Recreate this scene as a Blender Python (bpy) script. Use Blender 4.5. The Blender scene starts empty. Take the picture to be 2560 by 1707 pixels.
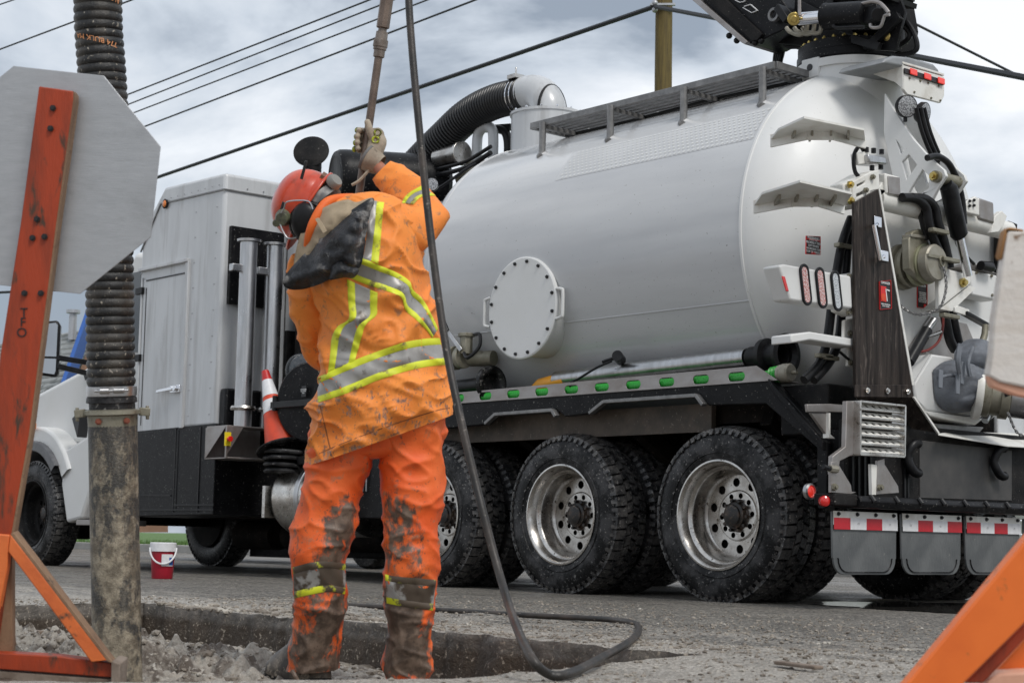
import bpy, bmesh, math, random
import numpy as np
from mathutils import Vector as V, Matrix, noise, geometry
from mathutils.bvhtree import BVHTree
random.seed(7)
SC = bpy.context.scene
C = SC.collection
pi = math.pi
# ------------------------------------------------------------------ camera, world, sun, exposure
F, PITCH, ROLL, YAW = 4314.68, .113845, .0190357, .7140284      # focal length in photo pixels (2560 wide)
CAM = V((-6.81784, 7.51476, .36814))
fw = V((math.cos(YAW)*math.cos(PITCH), -math.sin(YAW)*math.cos(PITCH), math.sin(PITCH)))
rt0 = V((-math.sin(YAW), -math.cos(YAW), 0)); up0 = rt0.cross(fw)
RT = rt0*math.cos(ROLL)+up0*math.sin(ROLL); UP = up0*math.cos(ROLL)-rt0*math.sin(ROLL)
cd = bpy.data.cameras.new('camera'); cam = bpy.data.objects.new('camera', cd); C.objects.link(cam)
cam.matrix_world = Matrix(((RT.x, UP.x, -fw.x, CAM.x), (RT.y, UP.y, -fw.y, CAM.y), (RT.z, UP.z, -fw.z, CAM.z), (0, 0, 0, 1)))
cd.sensor_width = 36; cd.lens = F/2560*36; cd.clip_start = .05; cd.clip_end = 3000
cd.dof.use_dof = True; cd.dof.focus_distance = 8.6; cd.dof.aperture_fstop = 9
SC.camera = cam
w = bpy.data.worlds.new('World'); SC.world = w; w.use_nodes = True
nt = w.node_tree; nt.nodes.clear()
N = nt.nodes.new; Lk = nt.links.new
SUN_EL, SUN_AZ = math.radians(50), math.radians(190)
sky = N('ShaderNodeTexSky'); sky.sky_type = 'NISHITA'; sky.sun_disc = False; sky.sun_elevation = SUN_EL
sky.sun_rotation = math.radians(90)-SUN_AZ; sky.air_density = 1.2; sky.dust_density = 3
b1 = N('ShaderNodeBackground'); b1.inputs[1].default_value = .1; Lk(sky.outputs[0], b1.inputs[0])
tc = N('ShaderNodeTexCoord'); mp = N('ShaderNodeMapping'); mp.inputs['Scale'].default_value = (2.2, 2.2, 4.2)
mp.inputs['Location'].default_value = (3.1, 1.4, .6)
Lk(tc.outputs['Generated'], mp.inputs[0])
nz = N('ShaderNodeTexNoise'); nz.inputs['Scale'].default_value = 1.9; nz.inputs['Detail'].default_value = 7
nz.inputs['Roughness'].default_value = .55; nz.inputs['Distortion'].default_value = .35
Lk(mp.outputs[0], nz.inputs['Vector'])
cr = N('ShaderNodeValToRGB'); Lk(nz.outputs['Fac'], cr.inputs[0])
e = cr.color_ramp.elements
e[0].position = .37; e[0].color = (.27, .315, .38, 1); e[1].position = .64; e[1].color = (.86, .88, .91, 1)
q = e.new(.47); q.color = (.54, .59, .655, 1)
b2 = N('ShaderNodeBackground'); b2.inputs[1].default_value = 1.0; Lk(cr.outputs[0], b2.inputs[0])
mx = N('ShaderNodeMixShader'); mx.inputs[0].default_value = .9; Lk(b1.outputs[0], mx.inputs[1]); Lk(b2.outputs[0], mx.inputs[2])
wo = N('ShaderNodeOutputWorld'); Lk(mx.outputs[0], wo.inputs[0])
sd = bpy.data.lights.new('sun', 'SUN'); sun = bpy.data.objects.new('sun', sd); C.objects.link(sun)
sd.energy = 1.5; sd.angle = math.radians(18); sd.color = (1, .97, .92)
sdir = V((math.cos(SUN_AZ)*math.cos(SUN_EL)*1, -math.sin(SUN_AZ)*math.cos(SUN_EL), math.sin(SUN_EL)))  # towards the sun
sun.rotation_euler = sdir.to_track_quat('Z', 'Y').to_euler(); sun.location = (0, 6, 12)
SC.view_settings.view_transform = 'Standard'; SC.view_settings.look = 'None'
SC.view_settings.exposure = .32; SC.view_settings.gamma = 1
SC.view_settings.use_curve_mapping = False
SC.render.engine = 'CYCLES'; SC.cycles.use_denoising = True
SC.cycles.max_bounces = 6; SC.cycles.diffuse_bounces = 3; SC.cycles.glossy_bounces = 3
SC.cycles.sample_clamp_indirect = 6
# ------------------------------------------------------------------ points of the photograph back-projected on planes of the place
def ray(u, v): return fw+RT*((u-1280)/F)-UP*((v-853.5)/F)
def at(u, v, D): return CAM+ray(u, v)*D
def sy(u, v, y): d = ray(u, v); return CAM+d*((y-CAM.y)/d.y)
def bx(u, v, x): d = ray(u, v); return CAM+d*((x-CAM.x)/d.x)
def gz(u, v, z): d = ray(u, v); return CAM+d*((z-CAM.z)/d.z)
# ------------------------------------------------------------------ materials
def M(name, c, rough=.5, metal=0., c2=None, n1=(6, .4, .6), st=(1, 1, 1), c3=None, n3=(30, .6, .66), st3=(1, 1, 1), bump=0., bs=80., bst=None,
      coat=0., rvar=0., ridge=None, zmud=None, spots=(), zlow=None, spec=.5, emit=None, alpha=1.):
    m = bpy.data.materials.new(name); m.use_nodes = True; t = m.node_tree; b = t.nodes['Principled BSDF']; n = t.nodes.new; l = t.links.new
    b.inputs['Roughness'].default_value = rough; b.inputs['Metallic'].default_value = metal
    b.inputs['Specular IOR Level'].default_value = spec
    if coat: b.inputs['Coat Weight'].default_value = coat; b.inputs['Coat Roughness'].default_value = .12
    if emit: b.inputs['Emission Color'].default_value = (*emit[0], 1); b.inputs['Emission Strength'].default_value = emit[1]
    tcd = n('ShaderNodeTexCoord')
    def nzz(scale, stretch, detail=7, dist=0., off=0.):
        mm = n('ShaderNodeMapping'); mm.inputs['Scale'].default_value = stretch; mm.inputs['Location'].default_value = (off, off*1.7, off*.6)
        l(tcd.outputs['Object'], mm.inputs[0])
        x = n('ShaderNodeTexNoise'); x.inputs['Scale'].default_value = scale; x.inputs['Detail'].default_value = detail
        x.inputs['Roughness'].default_value = .62; x.inputs['Distortion'].default_value = dist; l(mm.outputs[0], x.inputs['Vector']); return x.outputs['Fac']
    def rng(s, lo, hi, a=0., bb=1.):
        r = n('ShaderNodeMapRange'); r.inputs[1].default_value = lo; r.inputs[2].default_value = hi; r.inputs[3].default_value = a; r.inputs[4].default_value = bb
        l(s, r.inputs[0]); return r.outputs[0]
    def mix(f, a, bcol):
        x = n('ShaderNodeMix'); x.data_type = 'RGBA'
        l(f, x.inputs[0])
        if isinstance(a, tuple): x.inputs[6].default_value = (*a, 1)
        else: l(a, x.inputs[6])
        x.inputs[7].default_value = (*bcol, 1); return x.outputs[2]
    cur = tuple(c)
    rgh = None
    if c2: cur = mix(rng(nzz(n1[0], st), n1[1], n1[2]), cur, c2)
    if zlow:     # a lower band of another colour with its own edge: (z, width, colour)
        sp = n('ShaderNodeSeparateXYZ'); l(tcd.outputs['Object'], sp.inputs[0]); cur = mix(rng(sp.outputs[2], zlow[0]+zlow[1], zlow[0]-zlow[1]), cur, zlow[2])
    if c3: cur = mix(rng(nzz(n3[0], st3, 9, .3, 5.), n3[1], n3[2]), cur, c3)
    if zmud:     # mud: (z where none, z where full, colour, scale, threshold)
        sp = n('ShaderNodeSeparateXYZ'); l(tcd.outputs['Object'], sp.inputs[0])
        a = n('ShaderNodeMath'); a.operation = 'ADD'; l(nzz(zmud[3], (1, 1, .6), 9, .6, 3.), a.inputs[0]); l(rng(sp.outputs[2], zmud[0], zmud[1], 0., .24), a.inputs[1])
        for (sp_c, sp_r, sp_a) in spots:
            dn = n('ShaderNodeVectorMath'); dn.operation = 'DISTANCE'; l(tcd.outputs['Object'], dn.inputs[0]); dn.inputs[1].default_value = sp_c
            ad2 = n('ShaderNodeMath'); ad2.operation = 'ADD'; l(a.outputs[0], ad2.inputs[0]); l(rng(dn.outputs['Value'], sp_r, sp_r*.2, 0., sp_a), ad2.inputs[1]); a = ad2
        a2 = n('ShaderNodeMath'); a2.operation = 'MULTIPLY_ADD'; l(nzz(zmud[3]*4.2, (1, 1, .7), 9, .3, 7.), a2.inputs[0]); a2.inputs[1].default_value = .55; l(a.outputs[0], a2.inputs[2])
        fmud = rng(a2.outputs[0], zmud[4]+.235, zmud[4]+.365)
        g_ = n('ShaderNodeMix'); g_.data_type = 'RGBA'; l(rng(nzz(26, (1, 1, 1), 8, 0, 4.), .42, .62), g_.inputs[0]); g_.inputs[6].default_value = (*zmud[2], 1); g_.inputs[7].default_value = (zmud[2][0]*2.5, zmud[2][1]*2.6, zmud[2][2]*2.7, 1)
        mm_ = n('ShaderNodeMix'); mm_.data_type = 'RGBA'; l(fmud, mm_.inputs[0]); (l(cur, mm_.inputs[6]) if not isinstance(cur, tuple) else setattr(mm_.inputs[6], 'default_value', (*cur, 1))); l(g_.outputs[2], mm_.inputs[7]); cur = mm_.outputs[2]
        ms_ = n('ShaderNodeMath'); ms_.operation = 'MULTIPLY'; l(rng(nzz(75, (1, 1, .8), 4, .4, 6.), .60, .66), ms_.inputs[0]); l(rng(a2.outputs[0], zmud[4]-.02, zmud[4]+.2, 0., .8), ms_.inputs[1])
        cur = mix(ms_.outputs[0], cur, (zmud[2][0]*1.3, zmud[2][1]*1.2, zmud[2][2]*1.2))
        rr = n('ShaderNodeMix'); rr.inputs[2].default_value = rough; rr.inputs[3].default_value = .5; l(fmud, rr.inputs[0]); l(rr.outputs[0], b.inputs['Roughness'])
    if isinstance(cur, tuple): b.inputs['Base Color'].default_value = (*cur, 1)
    else: l(cur, b.inputs['Base Color'])
    if rvar and not zmud: l(rng(nzz(7, (1, 1, 1), 6, 0, 9.), .3, .7, max(.02, rough-rvar), min(1, rough+rvar)), b.inputs['Roughness'])
    if bump:
        bm_ = n('ShaderNodeBump'); bm_.inputs['Strength'].default_value = 1; bm_.inputs['Distance'].default_value = bump
        l(nzz(bs, bst or (1, 1, 1), 6, 0, 2.), bm_.inputs['Height']); l(bm_.outputs[0], b.inputs['Normal'])
        if ridge:      # sharp creases of thin cloth: (depth, scale, stretch)
            for k_, (dd, sc_, stt) in enumerate(ridge):
                mm = n('ShaderNodeMapping'); mm.inputs['Scale'].default_value = stt; mm.inputs['Rotation'].default_value = (.5*k_+.3, .9*k_-.4, .35); l(tcd.outputs['Object'], mm.inputs[0])
                x = n('ShaderNodeTexNoise'); x.noise_type = 'RIDGED_MULTIFRACTAL'; x.inputs['Scale'].default_value = sc_; x.inputs['Detail'].default_value = 2.5; x.inputs['Distortion'].default_value = .5
                l(mm.outputs[0], x.inputs['Vector']); b2_ = n('ShaderNodeBump'); b2_.inputs['Distance'].default_value = dd; b2_.inputs['Strength'].default_value = 1
                l(x.outputs['Fac'], b2_.inputs['Height']); l(bm_.outputs[0], b2_.inputs['Normal']); l(b2_.outputs[0], b.inputs['Normal']); bm_ = b2_
    return m
WHITE = M('white_paint', (.70, .70, .69), .44, c2=(.66, .66, .64), n1=(3, .35, .7), c3=(.3, .27, .24), n3=(60, .67, .71), coat=.08, rvar=.05)
TANKW = M('tank_paint', (.57, .575, .58), .17, c2=(.49, .495, .505), n1=(2.6, .42, .62), st=(.14, 1, 1), zlow=(-.42, .02, (.34, .325, .30)), c3=(.2, .18, .16), n3=(60, .655, .70), coat=.3)  # lengthwise streaks paint a wet sheen; lower band: dusty coat, darkened as shade
BOXW = M('box_paint', (.55, .56, .57), .28, c2=(.46, .47, .48), n1=(2.2, .42, .7), st=(2, 2, .4), c3=(.40, .40, .40), n3=(3.2, .53, .66), st3=(2.5, 2.5, .25), coat=.25)  # grey vertical streaks: wet runs with their reflections painted into the colour
CREAM = M('cream_paint', (.74, .73, .69), .38, c2=(.56, .53, .47), n1=(6, .5, .72), c3=(.16, .13, .09), n3=(60, .7, .76))
BLACK = M('black_paint', (.007, .007, .008), .34, c2=(.013, .013, .014), n1=(9, .4, .65), c3=(.26, .25, .23), n3=(75, .635, .68), bump=.0012, bs=120, spec=.14)
BLACKD = M('black_dusty', (.008, .008, .0085), .5, c2=(.024, .022, .021), n1=(7, .4, .7), c3=(.2, .185, .17), n3=(75, .65, .69), bump=.002, bs=90, spec=.12)
BLACKP = M('black_plastic', (.008, .008, .009), .36, c2=(.016, .016, .017), n1=(12, .4, .6), spec=.22)
UNDER = M('chassis_grime', (.009, .008, .0075), .65, c2=(.03, .024, .02), n1=(5, .42, .7), c3=(.16, .13, .11), n3=(55, .64, .69), bump=.003, bs=50, spec=.08)
RUB = M('rubber', (.006, .006, .0065), .32, c2=(.045, .044, .045), n1=(5.5, .47, .58), c3=(.22, .21, .2), n3=(55, .60, .66), bump=.003, bs=90, rvar=.2, spec=.2)
TREAD = M('tread_rubber', (.022, .022, .023), .27, c2=(.085, .08, .076), n1=(16, .42, .6), c3=(.24, .225, .21), n3=(40, .58, .70), bump=.002, bs=110)
HOSEB = M('hose_rubber', (.012, .012, .012), .45, c2=(.055, .047, .038), n1=(9, .47, .65), c3=(.36, .32, .26), n3=(75, .61, .68), bump=.003, bs=120)
CORR = M('corrugated_hose', (.018, .018, .019), .33, c2=(.032, .032, .032), n1=(8, .4, .7), spec=.45)
STEEL = M('stainless_steel', (.55, .55, .56), .33, 1., c2=(.42, .42, .42), n1=(26, .35, .65), st=(1, 1, .12), rvar=.1)
ALU = M('polished_aluminium', (.60, .58, .55), .27, 1., c2=(.33, .30, .27), n1=(8, .42, .68), c3=(.10, .08, .06), n3=(30, .60, .68), rvar=.1)
RAIL = M('rail_aluminium', (.38, .36, .35), .42, .75, c2=(.26, .23, .21), n1=(8, .35, .7), st=(.5, 1, 1), c3=(.13, .1, .08), n3=(60, .68, .74))
CHROME = M('chrome', (.8, .8, .82), .08, 1.)
ZINC = M('galvanised_plate', (.47, .48, .495), .42, .6, c2=(.41, .42, .435), n1=(60, .3, .7), st=(.3, .3, 1), c3=(.28, .285, .29), n3=(7, .55, .9), st3=(.6, .6, 1), bump=.0004, bs=300, bst=(.1, .1, 1))
DIRTST = M('dirty_steel', (.050, .040, .035), .5, .1, c2=(.016, .013, .012), n1=(9, .38, .62), st=(3.5, 3.5, .22), c3=(.15, .125, .11), n3=(22, .57, .78), st3=(2, 2, .3), bump=.001, bs=60, bst=(3, 3, .3), spec=.15)
GREYST = M('walkway_steel', (.17, .167, .165), .4, .5, c2=(.27, .265, .26), n1=(14, .4, .7), c3=(.05, .045, .04), n3=(30, .66, .74))
BRASS = M('brass', (.55, .42, .14), .3, .9, c2=(.35, .26, .1), n1=(20, .4, .7))
OLIVE = M('bronze_valve', (.21, .195, .145), .48, .45, c2=(.32, .3, .24), n1=(10, .4, .7), c3=(.09, .07, .045), n3=(20, .6, .72), bump=.001, bs=90)
OLIVEL = M('worn_valve_cap', (.34, .32, .27), .5, .4, c2=(.24, .22, .17), n1=(12, .4, .7), c3=(.12, .1, .07), n3=(40, .66, .74))
ORWOOD = M('orange_wood', (.36, .042, .008), .5, c2=(.2, .03, .009), n1=(7, .42, .66), st=(2.2, 2.2, .3), c3=(.06, .032, .018), n3=(16, .57, .66), st3=(1.5, 1.5, .4), bump=.0015, bs=70, bst=(3, 3, .3))
ORWOOD2 = M('faded_orange_wood', (.72, .17, .04), .5, c2=(.55, .115, .03), n1=(8, .4, .7), c3=(.09, .055, .032), n3=(14, .58, .66), bump=.0015, bs=60)
ORNEAR = M('bright_orange_wood', (.80, .17, .025), .42, c2=(.72, .14, .02), n1=(9, .4, .7), c3=(.3, .1, .03), n3=(20, .61, .68))
WOODED = M('bare_wood_edge', (.27, .165, .095), .7, c2=(.15, .085, .05), n1=(9, .35, .68), st=(2, 2, .25), c3=(.05, .035, .025), n3=(16, .62, .72), bump=.002, bs=60)
WHWOOD = M('white_painted_wood', (.68, .64, .6), .6, c2=(.55, .49, .43), n1=(10, .42, .7), st=(.5, .5, 3), c3=(.2, .12, .07), n3=(22, .61, .70), bump=.002, bs=50)
PINKWD = M('pale_pink_wood', (.72, .4, .28), .6, c2=(.6, .3, .2), n1=(10, .4, .7))
TIMBER = M('grey_timber', (.16, .12, .09), .8, c2=(.26, .21, .17), n1=(14, .4, .7), bump=.003, bs=60)
POLE = M('treated_pole', (.16, .115, .03), .75, c2=(.075, .052, .016), n1=(10, .35, .68), st=(4, 4, .2), c3=(.03, .02, .01), n3=(14, .6, .72), st3=(2, 2, .3), bump=.004, bs=40, bst=(3, 3, .15))
MUDC = (.10, .072, .05)
JACKET = M('orange_jacket_cloth', (.90, .29, .045), .62, c2=(.82, .22, .03), n1=(5, .35, .7), c3=(.36, .16, .07), n3=(26, .57, .70), zmud=(1.25, .65, (.15, .10, .075), 26, .74), bump=.002, bs=40, ridge=((.007, 4.2, (1, 1, .75)), (.004, 8.5, (1, 1, .6))))
def _sp(u, v, r, a): r *= 1.15; a += .06; p_ = at(u, v, 5.67)-FOOT; return (tuple(p_), r, a)
FOOT = at(880, 1725, 5.75); FOOT.z = -.12
TROUS = M('orange_trouser_cloth', (.78, .10, .011), .6, c2=(.84, .16, .028), n1=(4, .4, .65), c3=(.42, .17, .09), n3=(19, .58, .70), spots=[_sp(*q_) for q_ in ((990, 1265, .10, .2), (1000, 1360, .09, .17), (975, 1540, .10, .2), (1010, 1620, .10, .2), (872, 1275, .09, .18), (835, 1345, .10, .2), (800, 1420, .08, .1), (850, 1560, .10, .22), (770, 1640, .11, .22), (1060, 1660, .08, .15))], zmud=(.66, .14, (.075, .05, .035), 12, .705), bump=.002, bs=40, ridge=((.007, 4.6, (1, 1, .8)), (.0045, 9, (1, 1, .7))))
TAPEY = M('yellow_tape', (.72, .78, .03), .55, c2=(.62, .66, .04), n1=(12, .4, .7), c3=(.20, .16, .07), n3=(26, .56, .68))
TAPES = M('silver_tape', (.37, .36, .345), .42, .25, c2=(.28, .265, .25), n1=(9, .4, .7), c3=(.12, .10, .082), n3=(20, .55, .68))
TAPEYM = M('muddy_yellow_tape', (.70, .74, .03), .55, c2=(.09, .066, .045), n1=(8, .47, .53))
TAPESM = M('muddy_silver_tape', (.36, .35, .33), .5, c2=(.085, .063, .045), n1=(7, .44, .5))
HOODB = M('beige_hood_cloth', (.42, .33, .22), .75, c2=(.30, .235, .16), n1=(8, .4, .7), c3=(.1, .075, .05), n3=(16, .62, .75), bump=.001, bs=150)
HOODK = M('wet_black_lining', (.009, .0095, .011), .3, c2=(.04, .042, .048), n1=(10, .42, .62), c3=(.36, .34, .32), n3=(13, .55, .68), bump=.012, bs=24, spec=.4)
HELM = M('red_helmet', (.64, .075, .022), .3, c2=(.48, .04, .016), n1=(8, .4, .7), c3=(.16, .07, .045), n3=(9, .54, .70), coat=.3)
SKIN = M('skin', (.42, .17, .10), .5, c2=(.33, .12, .07), n1=(30, .4, .7), bump=.0006, bs=200)
HAIR = M('hair', (.09, .05, .028), .6, bump=.002, bs=200)
GLOVE = M('work_glove_leather', (.40, .34, .26), .7, c2=(.24, .19, .14), n1=(14, .4, .68), c3=(.08, .06, .04), n3=(22, .62, .72), bump=.001, bs=160)
GLOVEG = M('glove_knuckle_pad', (.42, .48, .03), .5, c2=(.1, .1, .03), n1=(60, .45, .55))
BOOT = M('boot_rubber', (.05, .042, .036), .45, c2=(.19, .155, .12), n1=(14, .42, .6), c3=(.32, .27, .21), n3=(40, .56, .66), bump=.002, bs=60)
LANCE = M('lance_steel', (.21, .16, .13), .48, .6, c2=(.11, .08, .065), n1=(12, .38, .68), c3=(.32, .27, .23), n3=(26, .62, .74), bump=.001, bs=90)
CABLEM = M('jet_hose_rubber', (.016, .014, .012), .45, c2=(.06, .046, .037), n1=(9, .42, .68), c3=(.26, .23, .2), n3=(50, .63, .72), bump=.001, bs=120)
WIRE = M('wire', (.02, .022, .026), .6)
REDL = M('red_lens', (.62, .015, .012), .15, coat=.6, spec=.7)
REDLIT = M('lit_red_lens', (.7, .03, .02), .2, emit=((1, .05, .03), .22), coat=.5)
AMBER = M('amber_lens', (.75, .2, .02), .2, coat=.6)
CLEAR = M('led_lens', (.62, .52, .5), .18, c2=(.42, .1, .08), n1=(150, .47, .53), coat=.7)
CLEARW = M('led_lens_white', (.6, .62, .64), .18, c2=(.3, .32, .34), n1=(150, .47, .53), coat=.7)
LAMPG = M('lamp_glass', (.42, .43, .44), .2, c2=(.12, .12, .13), n1=(130, .45, .55), coat=.6)
REDP = M('red_paint', (.55, .02, .015), .35, c2=(.4, .02, .02), n1=(9, .4, .7))
REFR = M('red_reflective', (.5, .012, .025), .35, c2=(.42, .012, .02), n1=(60, .4, .7))
REFW = M('white_reflective', (.72, .72, .73), .35, c2=(.62, .62, .63), n1=(30, .4, .7))
INKW = M('white_ink', (.72, .72, .72), .6)
INKO = M('orange_ink', (.72, .30, .12), .7, c2=(.2, .12, .08), n1=(30, .5, .68))
INKR = M('red_ink', (.62, .02, .02), .5)
INKK = M('black_ink', (.015, .015, .016), .45)
GREEN = M('green_hose', (.03, .38, .045), .38, c2=(.04, .30, .05), n1=(9, .4, .7))
YELP = M('yellow_orange_plastic', (.78, .33, .015), .4)
YEL = M('yellow_plastic', (.75, .6, .02), .4)
CONEO = M('cone_orange', (.68, .065, .02), .5, c2=(.5, .05, .02), n1=(8, .4, .7), c3=(.2, .1, .06), n3=(50, .68, .75))
CANVAS = M('canvas', (.17, .185, .21), .7, c2=(.075, .08, .092), n1=(9, .4, .68), c3=(.16, .15, .13), n3=(24, .62, .76), bump=.002, bs=90)
BUCKR = M('bucket_red', (.40, .012, .03), .4, c2=(.3, .012, .025), n1=(12, .4, .7))
GLASS = M('dark_glass', (.035, .04, .045), .06, spec=.8)
SHING = M('roof_shingle', (.20, .215, .215), .8, c2=(.30, .31, .30), n1=(3, .4, .65), bump=.004, bs=20)
BLUE = M('blue_trim', (.02, .09, .33), .5)
BROWNW = M('brown_wall', (.17, .09, .055), .8, c2=(.22, .12, .075), n1=(2, .4, .6))
GRASS = M('grass', (.06, .13, .025), .8, c2=(.11, .19, .045), n1=(9, .35, .65), bump=.02, bs=50)
PALEB = M('pale_board', (.5, .49, .47), .7, c2=(.4, .38, .36), n1=(4, .4, .6))
CONC = M('concrete', (.33, .32, .3), .8, c2=(.25, .24, .225), n1=(3, .4, .7), bump=.004, bs=40)
MUD = M('mud', (.40, .365, .315), .42, c2=(.10, .078, .06), n1=(9, .43, .58), c3=(.55, .51, .45), n3=(48, .57, .68), bump=.02, bs=40)
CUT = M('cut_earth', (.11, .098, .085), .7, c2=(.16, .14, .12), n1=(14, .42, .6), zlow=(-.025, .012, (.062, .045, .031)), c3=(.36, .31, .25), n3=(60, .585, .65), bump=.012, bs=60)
PEB = M('pebble', (.30, .265, .22), .7, c2=(.15, .125, .1), n1=(14, .4, .6), c3=(.42, .39, .34), n3=(6, .58, .62), bump=.002, bs=80)
PUD = M('puddle_water', (.05, .047, .043), .04, spec=.8)
def asphalt():
    m = bpy.data.materials.new('wet_asphalt'); m.use_nodes = True; t = m.node_tree; b = t.nodes['Principled BSDF']; n = t.nodes.new; l = t.links.new
    tcd = n('ShaderNodeTexCoord')
    def noi(s, det=6, off=0., st=(1, 1, 1)):
        mm = n('ShaderNodeMapping'); mm.inputs['Location'].default_value = (off, off, off); mm.inputs['Scale'].default_value = st; l(tcd.outputs['Object'], mm.inputs[0])
        x = n('ShaderNodeTexNoise'); x.inputs['Scale'].default_value = s; x.inputs['Detail'].default_value = det; x.inputs['Roughness'].default_value = .65
        l(mm.outputs[0], x.inputs['Vector']); return x.outputs['Fac']
    def rng(s, lo, hi, a=0., bb=1.):
        r = n('ShaderNodeMapRange'); r.inputs[1].default_value = lo; r.inputs[2].default_value = hi; r.inputs[3].default_value = a; r.inputs[4].default_value = bb
        l(s, r.inputs[0]); return r.outputs[0]
    def mix(f, a, c2):
        x = n('ShaderNodeMix'); x.data_type = 'RGBA'; l(f, x.inputs[0])
        (l(a, x.inputs[6]) if not isinstance(a, tuple) else setattr(x.inputs[6], 'default_value', (*a, 1)))
        (l(c2, x.inputs[7]) if not isinstance(c2, tuple) else setattr(x.inputs[7], 'default_value', (*c2, 1))); return x.outputs[2]
    vo = n('ShaderNodeTexVoronoi'); vo.inputs['Scale'].default_value = 105; l(tcd.outputs['Object'], vo.inputs['Vector'])
    sp = n('ShaderNodeSeparateColor'); l(vo.outputs['Color'], sp.inputs[0])
    col = mix(rng(noi(3.2), .35, .65), (.12, .11, .098), (.225, .207, .18))
    col = mix(rng(sp.outputs[0], .66, .95), col, (.50, .45, .38))
    col = mix(rng(sp.outputs[1], .66, .9), col, (.022, .02, .018))
    v2 = n('ShaderNodeTexVoronoi'); v2.inputs['Scale'].default_value = 46; v2.feature = 'F1'; l(tcd.outputs['Object'], v2.inputs['Vector'])
    s2_ = n('ShaderNodeSeparateColor'); l(v2.outputs['Color'], s2_.inputs[0])
    pm_ = n('ShaderNodeMath'); pm_.operation = 'MULTIPLY'; l(rng(s2_.outputs[0], .80, .86), pm_.inputs[0]); l(rng(v2.outputs['Distance'], .42, .30), pm_.inputs[1])
    col = mix(pm_.outputs[0], col, mix(rng(s2_.outputs[1], .2, .8), (.16, .14, .12), (.60, .54, .46)))
    # pale silt left on the dug side of the road, in drifts
    xyz = n('ShaderNodeSeparateXYZ'); l(tcd.outputs['Object'], xyz.inputs[0])
    ad = n('ShaderNodeMath'); ad.operation = 'ADD'; l(rng(xyz.outputs[1], 1.7, 3.7, 0., .42), ad.inputs[0]); l(noi(2.6, 8, 4., (.6, 1.5, 1)), ad.inputs[1])
    silt = rng(ad.outputs[0], .66, .86)
    sm = n('ShaderNodeMath'); sm.operation = 'MULTIPLY'; sm.inputs[1].default_value = .8; l(silt, sm.inputs[0])
    col = mix(sm.outputs[0], col, mix(rng(sp.outputs[2], .3, .9), (.33, .295, .25), (.70, .65, .58)))
    col = mix(rng(noi(23, 5, 8.), .63, .70), col, (.045, .036, .028))
    l(col, b.inputs['Base Color'])
    l(rng(noi(2.1, 5, 2., (.5, 1.4, 1)), .38, .6, .28, .7), b.inputs['Roughness'])
    h1 = n('ShaderNodeMath'); h1.operation = 'MULTIPLY_ADD'; l(noi(46, 8, 1.), h1.inputs[0]); h1.inputs[1].default_value = 1.2; l(vo.outputs['Distance'], h1.inputs[2])
    bu = n('ShaderNodeBump'); bu.inputs['Strength'].default_value = 1; bu.inputs['Distance'].default_value = .014; l(h1.outputs[0], bu.inputs['Height']); l(bu.outputs[0], b.inputs['Normal'])
    return m
ASPH = asphalt()
# ------------------------------------------------------------------ object helpers
OFF = {}
def off(p): return OFF.get(p.name, V((0, 0, 0))) if p else V((0, 0, 0))
def tag(o, label=None, cat=None, group=None, kind=None):
    for k, x in (('label', label), ('category', cat), ('group', group), ('kind', kind)):
        if x: o[k] = x
    return o
def thing(name, label, cat, loc, group=None):
    o = bpy.data.objects.new(name, None); C.objects.link(o); o.location = loc; o.empty_display_size = .2
    OFF[o.name] = V(loc); return tag(o, label, cat, group)
def part(name, par, loc=None):              # an Empty that groups the pieces of one part (a wheel)
    o = bpy.data.objects.new(name, None); C.objects.link(o); o.parent = par
    o.location = (V(loc)-off(par)) if loc is not None else (0, 0, 0); OFF[o.name] = V(loc) if loc is not None else off(par); return o
def link(name, me, par=None, mat=None):
    o = bpy.data.objects.new(name, me); C.objects.link(o); o.parent = par; OFF[o.name] = off(par); return o
def spline(pts, n=8):
    pts = [V(p) for p in pts]; out = []
    for i in range(len(pts)-1):
        p0 = pts[max(i-1, 0)]; p1 = pts[i]; p2 = pts[i+1]; p3 = pts[min(i+2, len(pts)-1)]
        for k in range(n):
            t = k/n
            out.append(.5*((2*p1)+(p2-p0)*t+(2*p0-5*p1+4*p2-p3)*t*t+(3*p1-p0-3*p2+p3)*t**3))
    out.append(pts[-1]); return out
def frame(ax):
    ax = V(ax).normalized(); a = V((0, 0, 1)) if abs(ax.z) < .9 else V((1, 0, 0))
    x = a.cross(ax).normalized(); return x, ax.cross(x), ax
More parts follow.
